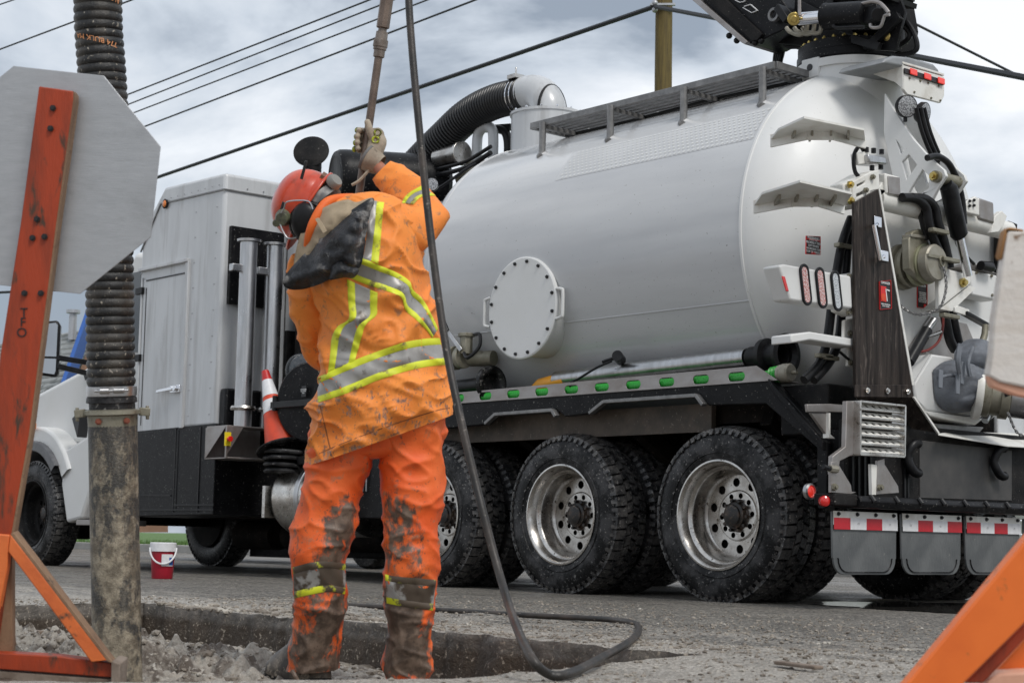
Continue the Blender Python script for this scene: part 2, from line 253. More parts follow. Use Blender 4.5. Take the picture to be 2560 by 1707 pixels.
class MB:
    def __init__(s): s.v = []; s.f = []; s.mi = []; s.m = 0
    def add(s, vs, fs):
        o = len(s.v); s.v += [V(p) for p in vs]; s.f += [tuple(i+o for i in f) for f in fs]; s.mi += [s.m]*len(fs); return s
    def bb(s, p0, p1):
        (a, b, c), (d, e_, f) = p0, p1
        return s.add([(x, y, z) for x in (a, d) for y in (b, e_) for z in (c, f)], [(0, 1, 3, 2), (4, 6, 7, 5), (0, 4, 5, 1), (2, 3, 7, 6), (0, 2, 6, 4), (1, 5, 7, 3)])
    def beam(s, p, q_, wd, ht, up=(0, 0, 1)):
        p, q_ = V(p), V(q_); d = (q_-p).normalized(); x = d.cross(V(up))
        x = x.normalized()*wd/2 if x.length > 1e-6 else V((wd/2, 0, 0)); y = x.cross(d).normalized()*ht/2
        return s.add([p-x-y, p-x+y, p+x-y, p+x+y, q_-x-y, q_-x+y, q_+x-y, q_+x+y], [(0, 1, 3, 2), (4, 6, 7, 5), (0, 4, 5, 1), (2, 3, 7, 6), (0, 2, 6, 4), (1, 5, 7, 3)])
    def prism(s, poly, ext, holes=()):
        loops = [[V(p) for p in poly]]+[[V(p) for p in h] for h in holes]; ext = V(ext)
        tri = geometry.tessellate_polygon(loops); flat = [p for L in loops for p in L]; n = len(flat)
        fs = [tuple(t) for t in tri]+[tuple(i+n for i in reversed(t)) for t in tri]; k = 0
        if not holes: fs = [tuple(range(n)), tuple(range(2*n-1, n-1, -1))]
        for L in loops:
            m = len(L); fs += [(k+i, k+(i+1) % m, n+k+(i+1) % m, n+k+i) for i in range(m)]; k += m
        return s.add(flat+[p+ext for p in flat], fs)
    def tube(s, path, r, seg=10, caps=True, closed=False):
        path = [V(p) for p in path]; n = len(path); rs = r if isinstance(r, (list, tuple)) else [r]*n
        T = [(path[min(i+1, n-1)]-path[max(i-1, 0)]).normalized() for i in range(n)]
        x = frame(T[0])[0]; vs = []
        for i in range(n):
            x = (x-T[i]*x.dot(T[i])).normalized(); y = T[i].cross(x)
            vs += [path[i]+(x*math.cos(2*pi*k/seg)+y*math.sin(2*pi*k/seg))*rs[i] for k in range(seg)]
        fs = [(i*seg+k, i*seg+(k+1) % seg, (i+1)*seg+(k+1) % seg, (i+1)*seg+k) for i in range(n-1) for k in range(seg)]
        if caps: fs += [tuple(range(seg-1, -1, -1)), tuple((n-1)*seg+k for k in range(seg))]
        return s.add(vs, fs)
    def cyl(s, p, q_, r, seg=20, r2=None): return s.tube([p, q_], [r, r if r2 is None else r2], seg)
    def lathe(s, prof, org, ax, seg=32, closed=False, a0=0, a1=2*pi):
        x, y, z = frame(ax); org = V(org); n = len(prof); full = abs(a1-a0-2*pi) < 1e-6; ns = seg if full else seg+1
        vs = [org+(x*math.cos(a0+(a1-a0)*k/seg)+y*math.sin(a0+(a1-a0)*k/seg))*r+z*h for (r, h) in prof for k in range(ns)]
        fs = []
        for i in range(n if closed else n-1):
            j = (i+1) % n
            for k in range(seg): fs.append((i*ns+k, i*ns+(k+1) % ns, j*ns+(k+1) % ns, j*ns+k))
        return s.add(vs, fs)
    def sph(s, c, r, seg=12, sc=(1, 1, 1), ax=(0, 0, 1)):
        x, y, z = frame(ax); c = V(c); vs = []; fs = []; rg = seg//2+1
        for i in range(rg+1):
            t = pi*i/rg
            vs += [c+(x*(math.sin(t)*math.cos(2*pi*k/seg)*sc[0])+y*(math.sin(t)*math.sin(2*pi*k/seg)*sc[1])+z*(math.cos(t)*sc[2]))*r for k in range(seg)]
        fs = [(i*seg+k, i*seg+(k+1) % seg, (i+1)*seg+(k+1) % seg, (i+1)*seg+k) for i in range(rg) for k in range(seg)]
        return s.add(vs, fs)
    def grid(s, rows):
        n, m = len(rows), len(rows[0])
        return s.add([p for r in rows for p in r], [(i*m+k, i*m+k+1, (i+1)*m+k+1, (i+1)*m+k) for i in range(n-1) for k in range(m-1)])
    def mesh(s, name, mats, o=V((0, 0, 0)), ang=38, weld=True):
        me = bpy.data.meshes.new(name); me.from_pydata([tuple(p-o) for p in s.v], [], s.f)
        for m in (mats if isinstance(mats, (list, tuple)) else [mats]): me.materials.append(m)
        me.polygons.foreach_set('material_index', s.mi)
        bm = bmesh.new(); bm.from_mesh(me)
        if weld: bmesh.ops.remove_doubles(bm, verts=bm.verts, dist=1e-5)
        bmesh.ops.recalc_face_normals(bm, faces=bm.faces); bm.to_mesh(me); bm.free()
        me.polygons.foreach_set('use_smooth', [True]*len(me.polygons)); me.set_sharp_from_angle(angle=math.radians(ang)); me.update(); return me
    def build(s, name, mats, par=None, bev=0., ang=38, label=None, cat=None, group=None, kind=None, seg=2):
        o = link(name, s.mesh(name, mats, off(par), ang), par)
        if bev:
            b = o.modifiers.new('bevel', 'BEVEL'); b.width = bev; b.segments = seg; b.limit_method = 'ANGLE'; b.angle_limit = math.radians(40); b.harden_normals = False
        return tag(o, label, cat, group, kind)
def struct(name, mb, mat, kind='structure', **k): return tag(mb.build(name, mat, **k), kind=kind)
def inst(name, me, par, pos, ax=None, rot=None, scale=1):
    o = link(name, me, par); x, y, z = frame(ax) if ax is not None else (V((1, 0, 0)), V((0, 1, 0)), V((0, 0, 1)))
    R = Matrix((x, y, z)).transposed()
    if rot: R = R @ Matrix.Rotation(rot, 3, 'Z')
    m = R.to_4x4() @ Matrix.Scale(scale, 4); m.translation = V(pos)-off(par); o.matrix_local = m; return o
BOLT = MB().cyl((0, 0, 0), (0, 0, .008), .011, 6).cyl((0, 0, .0075), (0, 0, .014), .006, 8)
_b = {}
def bolts(par, pts, ax, mat=None, r=1., name='bolt'):
    mat = mat or CHROME
    if mat.name not in _b: _b[mat.name] = BOLT.mesh('bolt', mat)
    for p in pts: inst(name, _b[mat.name], par, p, ax, random.random(), r)
def circ(c, r, x, y, n=24, a=0): return [V(c)+V(x)*(r*math.cos(a+2*pi*k/n))+V(y)*(r*math.sin(a+2*pi*k/n)) for k in range(n)]
def slot(c, hx, hy, x, y, n=6):     # a rounded slot outline
    r = min(hx, hy); c, x, y = V(c), V(x), V(y); out = []
    if hx >= hy:
        for k in range(n+1): a = -pi/2+pi*k/n; out.append(c+x*(hx-r+r*math.cos(a))+y*(r*math.sin(a)))
        for k in range(n+1): a = pi/2+pi*k/n; out.append(c+x*(-hx+r+r*math.cos(a))+y*(r*math.sin(a)))
    else:
        for k in range(n+1): a = pi*k/n; out.append(c+x*(r*math.cos(a))+y*(hy-r+r*math.sin(a)))
        for k in range(n+1): a = pi+pi*k/n; out.append(c+x*(r*math.cos(a))+y*(-hy+r+r*math.sin(a)))
    return out
def text(s, size, c, x, y, mat, par, name='lettering', thick=.001, wrap=None):
    cu = bpy.data.curves.new('t', 'FONT'); cu.body = s; cu.size = size; cu.align_x = 'CENTER'; cu.align_y = 'CENTER'; cu.extrude = 0 if wrap else thick; cu.space_line = .95
    o = bpy.data.objects.new('t', cu); C.objects.link(o); dg = bpy.context.evaluated_depsgraph_get(); me = bpy.data.meshes.new_from_object(o.evaluated_get(dg))
    bpy.data.objects.remove(o); bpy.data.curves.remove(cu)
    if wrap:
        bm = bmesh.new(); bm.from_mesh(me); bmesh.ops.triangulate(bm, faces=bm.faces)
        bmesh.ops.subdivide_edges(bm, edges=[q for q in bm.edges if q.calc_length() > size*.12], cuts=1); bm.to_mesh(me); bm.free()
    x = V(x).normalized(); y = V(y).normalized(); z = x.cross(y); c = V(c)-off(par)
    for vtx in me.vertices:
        p = vtx.co
        vtx.co = wrap(p.x, p.y)-off(par) if wrap else c+x*p.x+y*p.y+z*p.z
    me.materials.clear(); me.materials.append(mat); me.name = name
    return link(name, me, par)
def fbm(p, o=5): return noise.fractal(V(p), .9, 2., o)
# ------------------------------------------------------------------ the setting: road with a sawn trench, verge, pole, wires, house
RZ = .03
FLOOR_Z = -.15
PB = at(300, 1707, 5.6)
def jit(a, b, n, amp):
    out = []
    for i in range(n):
        t = i/n; p = V(a).lerp(V(b), t); k = (fbm((p.x*3.1, p.y*3.1, 1.7), 4)+.6*fbm((p.x*13, p.y*13, 4), 3))*amp
        d = (V(b)-V(a)).normalized(); out.append(V((p.x-d.y*k, p.y+d.x*k, 0)))
    return out
tr = [(-3.22, 3.64, 0), (-1.8, 3.53, 0), (-.74, 3.42, 0), (.62, 3.37, 0), (.44, 4.12, 0), (.32, 5.85, 0), (-1.0, 5.95, 0), (-2.85, 6.05, 0), (-3.24, 5.62, 0), (-3.5, 4.83, 0)]
outline = []
for i in range(len(tr)): outline += jit(tr[i], tr[(i+1) % len(tr)], max(3, int((V(tr[i])-V(tr[(i+1) % len(tr)])).length/.03)), .032)
def road_h(x, y):
    d = min(1., max(0., (y-1.2)/1.5))*min(1., max(0, 1.8-(abs(x+2)/5)))
    k = fbm((x*1.3, y*1.3, 0), 4)*.012*d+fbm((x*6, y*6, 3), 4)*.006*d
    r = max(0, 1-abs(y-2.95-.18*math.sin(x*.9))/.16)*.035*d*(.4+.6*noise.noise((x*2.2, y*2.2, 4)))   # a low ridge of silt pushed along the cut
    d *= max(0., min(1., (4.9-y)/.5)); k *= max(0.15, min(1., (4.9-y)/.5))
    return RZ+min(.05, max(-.02, k+r))
from mathutils import Vector
pts2 = [Vector((p.x, p.y)) for p in outline]; no = len(pts2)
random.seed(11)
for i in range(9000):
    x, y = random.uniform(-6.2, 2.2), random.uniform(.9, 6.4); pts2.append(Vector((x, y)))
for x in np.arange(-40, 60, 6.): 
    for y in np.arange(-8, 45, 6.): pts2.append(Vector((x, y)))
B0 = len(pts2); pts2 += [Vector(p) for p in ((-900, -7.6), (900, -7.6), (900, 900), (-900, 900))]
edges = [(i, (i+1) % no) for i in range(no)]+[(B0+i, B0+(i+1) % 4) for i in range(4)]
vs, es, fs, _, _, _ = geometry.delaunay_2d_cdt(pts2, edges, [], 0, 1e-4)
poly = [(p.x, p.y) for p in outline]
def inside(x, y):
    r = False; j = len(poly)-1
    for i in range(len(poly)):
        xi, yi = poly[i]; xj, yj = poly[j]
        if (yi > y) != (yj > y) and x < (xj-xi)*(y-yi)/(yj-yi)+xi: r = not r
        j = i
    return r
keep = []
for f in fs:
    cx = sum(vs[i].x for i in f)/3; cy = sum(vs[i].y for i in f)/3
    if -4 < cx < 1 and 3 < cy < 6 and inside(cx, cy): continue
    if cy < -7.6 or cy > 900 or abs(cx) > 900: continue
    keep.append(f)
rb = MB().add([(p.x, p.y, road_h(p.x, p.y)) for p in vs], keep)
struct('road', rb, ASPH, ang=80)
wall = MB(); rows = [[] for _ in range(9)]
for p in outline+[outline[0]]:
    h = road_h(p.x, p.y); k = fbm((p.x*4, p.y*4, 9), 4)
    c_ = V((-1.4, 4.5, 0)); d = (c_-p).normalized()
    for i, zz in enumerate((0, .012, .03, .05, .07, .095, .125, .16, .34)):
        e_ = fbm((p.x*7, p.y*7, zz*30), 4)*.016+noise.noise((p.x*30, p.y*30, zz*60))*.006
        rows[i].append(V((p.x, p.y, h-zz))+d*(0 if i == 0 else .004+zz*.1+.008*k+e_))
wall.grid(rows)
struct('trench_wall', wall, CUT, ang=60)
def mud_h(x, y):
    a = fbm((x*1.1, y*1.1, 5), 5); b = abs(fbm((x*5.5, y*5.5, 8), 5)); c = abs(fbm((x*16, y*16, 2), 4)); d_ = noise.noise((x*34, y*34, 7))
    heap = max(0, 1-((x+.55)/1.35)**2)*max(0, 1-((y-4.55)/1.15)**2)
    heap2 = max(0, 1-((x+1.75)/.75)**2)*max(0, 1-((y-4.15)/.55)**2)*.4
    edge = max(0, min(1, (y-3.75)/.3))*max(0, min(1, (x+2.9)/.7))
    rg = (1-abs(noise.noise((x*11+b, y*11, 3))))**3
    hh = min(1, heap+heap2)
    ramp = max(0, min(1, (y-5.0)/.55))*.125-.05*math.exp(-((x-PB.x)**2+(y-PB.y)**2)/.09)
    return ramp+FLOOR_Z+.02*a+(.008+.075*hh+.02*edge)*b*1.4+(.013*c+.011*rg)*(.25+edge*.7)+.005*d_*(.3+edge)+.045*heap
nx, ny = 470, 290
gm = MB().grid([[V((-3.7+4.5*i/nx, 3.2+2.9*j/ny, mud_h(-3.7+4.5*i/nx, 3.2+2.9*j/ny))) for i in range(nx+1)] for j in range(ny+1)])
struct('trench_floor', gm, MUD, ang=70)
# loose stones: too many to count
st = MB(); random.seed(5)
_b0 = bmesh.new(); bmesh.ops.create_icosphere(_b0, subdivisions=1, radius=1); _b0.verts.ensure_lookup_table()
ico = [v_.co.copy() for v_ in _b0.verts]; icf = [tuple(v_.index for v_ in f_.verts) for f_ in _b0.faces]; _b0.free()
def stone(x, y, z, r):
    a = random.random()*6; s_ = [random.uniform(.7, 1.2) for _ in range(len(ico))]
    st.add([(x+(p.x*math.cos(a)-p.y*math.sin(a))*r*s_[i], y+(p.x*math.sin(a)+p.y*math.cos(a))*r*s_[i], z+p.z*r*s_[i]*.6+r*.25) for i, p in enumerate(ico)], icf)
for i in range(13000):
    x = random.uniform(-5.6, 1.2); y = random.gauss(3.2, .95) if i % 3 else random.uniform(1., 5.6)
    if not .9 < y < 6 or (x+6.8)**2+(y-7.5)**2 < 3.2: continue
    if inside(x, y): stone(x, y, mud_h(x, y), random.choice((.003, .004, .005, .007, .011)))
    else: stone(x, y, road_h(x, y), random.choice((.003, .003, .004, .004, .005, .006, .009)))
for i in range(420):
    x = random.uniform(-1.3, .5); y = 3.42-abs(random.gauss(0, .16))
    if not inside(x, y): stone(x, y, road_h(x, y)-.004, random.choice((.006, .008, .012, .016, .022)))
for i in range(260):
    x = random.uniform(-3.3, -1.2); y = 3.5-abs(random.gauss(0, .12))
    if not inside(x, y): stone(x, y, road_h(x, y)-.003, random.choice((.005, .007, .010, .013)))
for i in range(1500):
    x = random.uniform(-2.6, .4); y = random.uniform(3.7, 5.3)
    if inside(x, y): stone(x, y, mud_h(x, y)-.006, random.choice((.006, .008, .01, .013, .018, .024)))
struct('loose_stones', st, PEB, 'stuff', ang=25)
def puddle(name, c, rx, ry, z):
    m = MB(); n = 40; m.add([(c[0]+rx*math.cos(2*pi*k/n)*(1+.25*noise.noise((k*.5, c[0], 1))), c[1]+ry*math.sin(2*pi*k/n)*(1+.25*noise.noise((k*.5, c[1], 5))), z) for k in range(n)], [tuple(range(n))])
    struct(name, m, PUD)
puddle('puddle', (-1.3, -.9, 0), 1.1, .8, RZ+.004)
puddle('puddle', (5.6, 2.6, 0), 1.6, .5, RZ+.004)
# far side: kerb, verge, ground to the horizon
kb = MB()
for i in range(30): kb.bb((-30+i*3+.008, -7.75, 0), (-30+i*3+2.992, -7.6, RZ+.13))
struct('kerb', kb, CONC, bev=.015)
struct('verge', MB().add([(-900, -7.75, .14), (900, -7.75, .14), (900, -900, .14), (-900, -900, .14)], [(0, 1, 2, 3)]), GRASS)
gb = MB(); random.seed(3)
for i in range(9000):
    x = random.uniform(-8, 26); y = -7.8-random.random()**2*7; h = random.uniform(.03, .11); a = random.random()*6; dx, dy = math.cos(a)*.012, math.sin(a)*.012
    gb.add([(x-dx, y-dy, .14), (x+dx, y+dy, .14), (x+random.uniform(-.04, .04), y+random.uniform(-.04, .04), .14+h)], [(0, 1, 2)])
struct('grass_blades', gb, GRASS, 'stuff')
# board fence across the road
fn = thing('garden_fence', 'pale board fence on the grass beyond the truck', 'fence', (0, -13, .14))
for i in range(18):
    MB().bb((-14+i*1.6-.05, -13.06, .14), (-14+i*1.6+.05, -12.96, 1.35)).build('fence_post', BROWNW, fn, bev=.006)
bd = MB().bb((-.78, -.012, 0), (.78, .012, .17)).mesh('fence_board', PALEB)
for i in range(17):
    for k in range(6): inst('fence_board', bd, fn, (-14+.8+i*1.6, -12.94, .2+k*.185))
# house at the left
ho = thing('house', 'low house with grey shingle roof and bright blue trim behind the truck cab', 'house', gz(150, 1385, .14)*0+V((22.5, 1.5, 0)))
HD = 34.
def hp(u, v, dd=0): return at(u, v, HD+dd)
e0, e1 = hp(40, 1010), hp(185, 990); r0, r1 = hp(40, 850, 4), hp(262, 815, 4)
e0 = hp(-260, 1040)
r0 = hp(-260, 905, 4)
eb, rb_ = hp(148, 1000), hp(238, 770, 4)
for k in range(13):
    t0, t1 = k/13, (k+1.25)/13
    L0, L1 = e0.lerp(r0, t0), e0.lerp(r0, min(1, t1)); R0, R1 = eb.lerp(r1, t0), eb.lerp(r1, min(1, t1)); nrm = V((0, 0, .05))
    row = MB(); n = 34
    for i in range(n):
        a, b = i/n, (i+.97)/n; o_ = nrm*(.2+.5*random.random())
        q0, q1, q2, q3 = L0.lerp(R0, a), L0.lerp(R0, b), L1.lerp(R1, b), L1.lerp(R1, a)
        row.add([q0+nrm+o_, q1+nrm+o_, q2, q3, q0+o_, q1+o_], [(0, 1, 2, 3), (0, 4, 5, 1)])
    row.build('shingle_row', SHING, ho, ang=20)
MB().prism([e0, eb, r1, r0], (0, 0, -.12)).build('roof', SHING, ho)
MB().beam(e0+V((0, 0, -.16)), eb+V((0, 0, -.16)), .08, .24).build('fascia', BLUE, ho)
ba, bb_ = hp(146, 1022, -.3), hp(252, 715, 2.5)
MB().beam(ba, bb_, .08, .42, (0, 0, 1)).build('bargeboard', BLUE, ho)
MB().prism([hp(165, 1020, .2), hp(262, 760, 2.7), hp(420, 1000, 2.7), hp(420, 1330, 1), hp(165, 1330, .6)], ray(200, 900).normalized()*.3).build('gable_wall', BROWNW, ho)
MB().prism([hp(-250, 1060, .8), hp(160, 1025, .6), hp(160, 1372, .6), hp(-250, 1372, .8)], ray(0, 900).normalized()*.3).build('wall', BROWNW, ho)
vp0, vp1 = hp(180, 850, 3.2), hp(180, 782, 3.2)
vpz = MB().cyl(vp0, V((vp0.x, vp0.y, vp1.z)), .085, 14); vo = vpz.build('vent_pipe', ZINC, ho)
MB().cyl(V((vp0.x, vp0.y, vp1.z)), V((vp0.x, vp0.y, vp1.z+.07)), .15, 14).build('vent_cap', ZINC, vo)
# utility pole and wires
pb = at(1659, 118, 25.5); lean = at(1661, 0, 25.5)-at(1658, 236, 25.5)
pz = V((pb.x, pb.y, .1))
ut = thing('utility_pole', 'greenish brown wooden utility pole rising behind the tank walkway', 'pole', pz)
top = V((pb.x, pb.y, 11.2))
pm = MB().tube([pz.lerp(top, k/14)+V((noise.noise((k*.7, 1, 1))*.01, 0, 0)) for k in range(15)], [.145-.0018*k for k in range(15)], 20)
pm.build('shaft', POLE, ut)
MB().beam(V((top.x-1.1, top.y, 10.4)), V((top.x+1.1, top.y, 10.4)), .1, .12).build('crossarm', POLE, ut)
ck = at(1637, 17, 25.4)
ch = ck.z
MB().beam(ck+RT*-.07+V((0, 0, .03)), ck+RT*.3+V((0, 0, .03)), .05, .03).sph(ck+V((0, 0, .05)), .05).sph(ck+V((0, 0, -.05)), .045).build('cable_clamp', ZINC, ut)
def wire(label, a, b, r, ext=(1.2, .6), sag=0.):
    a, b = V(a), V(b); d = b-a; p = a-d*ext[0]; q_ = b+d*ext[1]
    pts = [p.lerp(q_, k/40) for k in range(41)]
    if sag:
        for k, x in enumerate(pts): t = k/40; x.z -= sag*4*t*(1-t)
    m = MB().tube(pts, r, 6)
    o = m.build('overhead_wire', WIRE); return tag(o, label, 'wire', 'overhead wires')
wire('thick black cable running down left from the clamp on the wooden pole', gz(395, 443, ch), ck+V((0, 0, 0)), .036, (2.2, 0.))
wire('thick cable running right from the clamp on the pole and above the sign box', ck, gz(2310, 143, ch+.0) if False else at(2310, 146, 17.6), .034, (0., 1.5))
hz = 8.6
wire('uppermost of the four thin wires crossing above the stop sign', gz(314, 239, hz), gz(925, 0, hz), .014, (2.5, 1.))
wire('second thin wire down of the four crossing above the stop sign', gz(322, 261, hz), gz(985, 0, hz), .013, (2.5, 1.))
wire('third thin wire down of the four crossing above the stop sign', gz(338, 281, hz), gz(1070, 0, hz), .013, (2.5, 1.))
wire('lowest twisted wire of the four crossing above the stop sign', gz(366, 315, hz), gz(1190, 0, hz), .016, (2.5, 1.))
wire('single thin wire slanting across the top left sky behind the big hose', gz(0, 124, 9.6), gz(331, 0, 9.6), .015, (1.5, 2.))
wire('short thin wire in the extreme top left corner of the sky', gz(0, 12, 10.4), gz(35, 0, 10.4), .013, (5, 60))
wire('thin wire falling to the right behind the black boom and above the sign box', at(2237, 35, 22), at(2560, 197, 22), .017, (.25, 1.))
wire('nearly level wire low in the sky below the stop sign', at(0, 731, 45), at(200, 722, 45), .035, (1.5, 5.))
# dark parked trailer beyond the truck
tp = at(909, 1382, 18.); tr_ = thing('parked_trailer', 'dark low trailer parked beyond the truck with one shiny small wheel', 'trailer', (tp.x, tp.y-.9, RZ))
MB().bb((tp.x-1.2, tp.y-1.9, .55), (tp.x+5.4, tp.y-.25, .8)).build('deck', BLACKD, tr_)
MB().bb((tp.x-1.1, tp.y-1.2, .8), (tp.x+5.2, tp.y-.35, 1.5)).build('load', BLACKD, tr_)
def small_wheel(par, c):
    wl = part('wheel', par, c); c = V(c)
    MB().lathe([(.2, -.01), (.33, -.015), (.36, -.05), (.36, -.2), (.3, -.24), (.2, -.24)], c, (0, 1, 0), 40, True).build('tyre', RUB, wl)
    rd = MB().lathe([(.2, 0), (.185, -.02), (.175, -.06)], c, (0, 1, 0), 40)
    X, Z = V((1, 0, 0)), V((0, 0, 1))
    rd.prism(circ(c+V((0, -.02, 0)), .19, X, Z, 40), (0, -.01, 0), [circ(c+V((0, -.02, 0))+X*(.145*math.cos(a))+Z*(.145*math.sin(a)), .021, X, Z, 10) for a in [2*pi*k/10 for k in range(10)]])
    rd.build('rim', ALU, wl); MB().lathe([(.085, -.02), (.08, .03), (.055, .05), (.05, .1), (.0, .115)], c, (0, 1, 0), 24).build('hub_cap', CHROME, wl)
small_wheel(tr_, (tp.x, tp.y, RZ+.36)); small_wheel(tr_, (tp.x+.9, tp.y, RZ+.36))
# things lying on the ground
bk = gz(405, 1446, RZ); bu = thing('bucket', 'small red plastic bucket with white rim and handle under the truck', 'bucket', bk)
bo = MB().lathe([(0, .0), (.072, 0), (.077, .008), (.088, .2), (.095, .2), (.095, .257), (.084, .257), (.078, .04), (0, .03)], bk, (0, 0, 1), 32); bo.m = 0
o_ = bo.build('bucket_body', BUCKR, bu)
MB().lathe([(.0885, .2), (.0972, .2), (.0972, .26), (.0925, .265), (.0842, .26), (.0835, .2)], bk, (0, 0, 1), 32, True).build('rim_band', REFW, bu)
vx = (CAM-bk); vx.z = 0; vx.normalize(); vr = V((vx.y, -vx.x, 0))*-1
hd = [bk+vr*(.096*math.cos(t))+vx*(.04+.058*math.sin(t))+V((0, 0, .226-.117*math.sin(t))) for t in np.linspace(0, pi, 16)]
MB().tube(hd, .007, 8).build('handle', REFW, bu)
lb = [[bk+vx*(.0885*math.cos(a))+vr*(.0885*math.sin(a))+V((0, 0, z)) for a in np.linspace(-.1, .95, 9)] for z in (.094, .18)]
MB().grid(lb).build('label_patch', REFW, bu)
lb = [[bk+vx*(.0895*math.cos(a))+vr*(.0895*math.sin(a))+V((0, 0, z)) for a in np.linspace(.55, .95, 5)] for z in (.10, .156)]
MB().grid(lb).build('label_corner', BLUE, bu)
tb = gz(62, 1588, -.10); o = MB().beam(gz(10, 1580, -.07), gz(110, 1590, -.07), .05, .045).build('timber_offcut', TIMBER, bev=.004)
tag(o, 'short grey timber offcut lying on the mud left of the muddy pipe', 'offcut')
o = MB().beam(gz(1945, 1655, RZ+.012), gz(2048, 1668, RZ+.012), .03, .010).build('wood_stick', TIMBER, bev=.003)
tag(o, 'flat splintered stick lying on the gravelly road at right', 'stick')
# ------------------------------------------------------------------ the vacuum truck (x forward, y to the near side, z up; x=0 is its last axle)
T = thing('vacuum_truck', 'big white hydrovac tank truck parked along the road', 'truck', (3.5, -1.25, RZ))
TY, TZ, TR = -1.14, 2.227, 1.093
TC = V((0, TY, TZ)); X = V((1, 0, 0)); Y = V((0, 1, 0)); Z = V((0, 0, 1))
# --- wheels
def wheel_meshes():
    d = {}
    ty = [(.305, -.012), (.33, .002), (.40, .008), (.46, -.004), (.498, -.022), (.503, -.05), (.503, -.23), (.498, -.258), (.46, -.276), (.40, -.288), (.33, -.282), (.305, -.268)]
    d['tyre'] = MB().lathe(ty, (0, 0, 0), Y, 72, True).lathe([(.475, -.0095), (.478, -.003), (.482, -.011)], (0, 0, 0), Y, 72).lathe([(.36, .003), (.363, .0105), (.368, .005)], (0, 0, 0), Y, 72).mesh('tyre', RUB, ang=50)
    t = MB(); n = 46; random.seed(2)
    for r_, (y0, y1, a0, a1, sk) in enumerate([(-.085, -.016, 0, .80, .10), (-.137, -.092, .45, .78, .22), (-.19, -.144, .1, .78, -.22), (-.264, -.195, .55, .80, -.10)]):
        for k in range(n):
            da = 2*pi/n; b0 = (k+a0)*da; b1 = b0+a1*da; vs = []
            for yy, s_ in ((y0, 0), (y1, sk*da)):
                for a in (b0+s_, b1+s_):
                    for rr in (.49, .5235):
                        ry = rr-(.016 if (rr > .5 and (yy > -.03 or yy < -.25)) else 0)
                        q_ = .0015 if rr > .5 else 0; vs.append((math.cos(a)*ry, yy, math.sin(a)*ry))
            t.add(vs, [(0, 1, 3, 2), (4, 6, 7, 5), (0, 4, 5, 1), (2, 3, 7, 6), (0, 2, 6, 4), (1, 5, 7, 3)])
    for k in range(60):       # shoulder lugs down the outer sidewall
        a = 2*pi*k/60; b = a+.05
        for s_, y_ in ((1, -.006), (-1, -.274)):
            t.add([(math.cos(c_)*r, y_+s_*dy, math.sin(c_)*r) for c_ in (a, b) for (r, dy) in ((.502, -.02), (.47, 0), (.505, -.012), (.472, .008))], [(0, 1, 3, 2), (4, 6, 7, 5), (0, 4, 5, 1), (2, 3, 7, 6), (0, 2, 6, 4), (1, 5, 7, 3)])
    d['tread'] = t.mesh('tread', TREAD, ang=30)
    rim = MB().lathe([(.318, -.006), (.322, -.001), (.322, .006), (.312, .008), (.303, 0), (.296, -.014), (.289, -.03), (.284, -.05), (.268, -.062), (.262, -.075), (.258, -.14), (.25, -.165), (.238, -.176)], (0, 0, 0), Y, 64)
    rim.lathe([(.238, -.178), (.238, -.186)], (0, 0, 0), Y, 64)
    rim.prism(circ((0, -.177, 0), .2385, X, Z, 64), (0, -.009, 0), [circ(X*(.196*math.cos(a))+Z*(.196*math.sin(a))+Y*-.177, .0265, X, Z, 14) for a in [2*pi*(k+.3)/10 for k in range(10)]]+[circ((0, -.177, 0), .15, X, Z, 32)])
    rim.lathe([(.151, -.177), (.146, -.168), (.14, -.166)], (0, 0, 0), Y, 48)
    rim.prism(circ((0, -.167, 0), .1405, X, Z, 48), (0, -.009, 0), [circ(X*(.118*math.cos(a))+Z*(.118*math.sin(a))+Y*-.167, .017, X, Z, 10) for a in [2*pi*(k+.8)/10 for k in range(10)]]+[circ((0, -.167, 0), .08, X, Z, 24)])
    d['rim'] = rim.mesh('rim', ALU, ang=30)
    d['drum'] = MB().cyl((0, -.21, 0), (0, -.6, 0), .245, 40).mesh('brake_drum', UNDER)
    d['plug'] = MB().cyl((0, -.15, 0), (0, -.3, 0), .30, 40).mesh('brake_drum', UNDER)
    h = MB().lathe([(.092, -.2), (.092, -.165), (.08, -.16), (.077, -.135), (.062, -.128), (.06, -.115), (.034, -.108), (0, -.106)], (0, 0, 0), Y, 32)
    for k in range(10): a = 2*pi*k/10; h.cyl((math.cos(a)*.09, -.18, math.sin(a)*.09), (math.cos(a)*.09, -.14, math.sin(a)*.09), .011, 6)
    d['hub'] = h.mesh('hub', M('hub_grime', (.012, .010, .009), .4, c2=(.06, .035, .022), n1=(14, .45, .62), c3=(.14, .1, .07), n3=(40, .58, .66)), ang=30)
    return d
WM = wheel_meshes()
def put_wheel(x, y, full=True, flip=False, rims=True):
    wl = part('wheel', T, (x, y, .53)); s_ = -1 if flip else 1
    if flip: wl.rotation_euler = (0, 0, pi)
    a = random.random()*.6
    for k in ('tyre', 'tread')+(('rim', 'hub', 'drum') if rims else ()):
        o = link(WM[k].name, WM[k], wl); o.rotation_euler = (0, a, 0)
        if k == 'tread': o['kind'] = 'stuff'
    if not rims: link('brake_drum', WM['plug'], wl)
    return wl
for i, ax in enumerate((0, 1.35, 2.70)):
    put_wheel(ax, 0); put_wheel(ax, -.335, rims=False)
    put_wheel(ax, -2.30, flip=True, rims=False); put_wheel(ax, -1.965, flip=True, rims=False)
    MB().cyl((ax, -.4, .53), (ax, -2.0, .53), .09, 14).sph((ax, -1.15, .53), .2, 14).build('axle', UNDER, T)
fwm = put_wheel(8.95, -.02); put_wheel(8.95, -2.28, flip=True, rims=False)
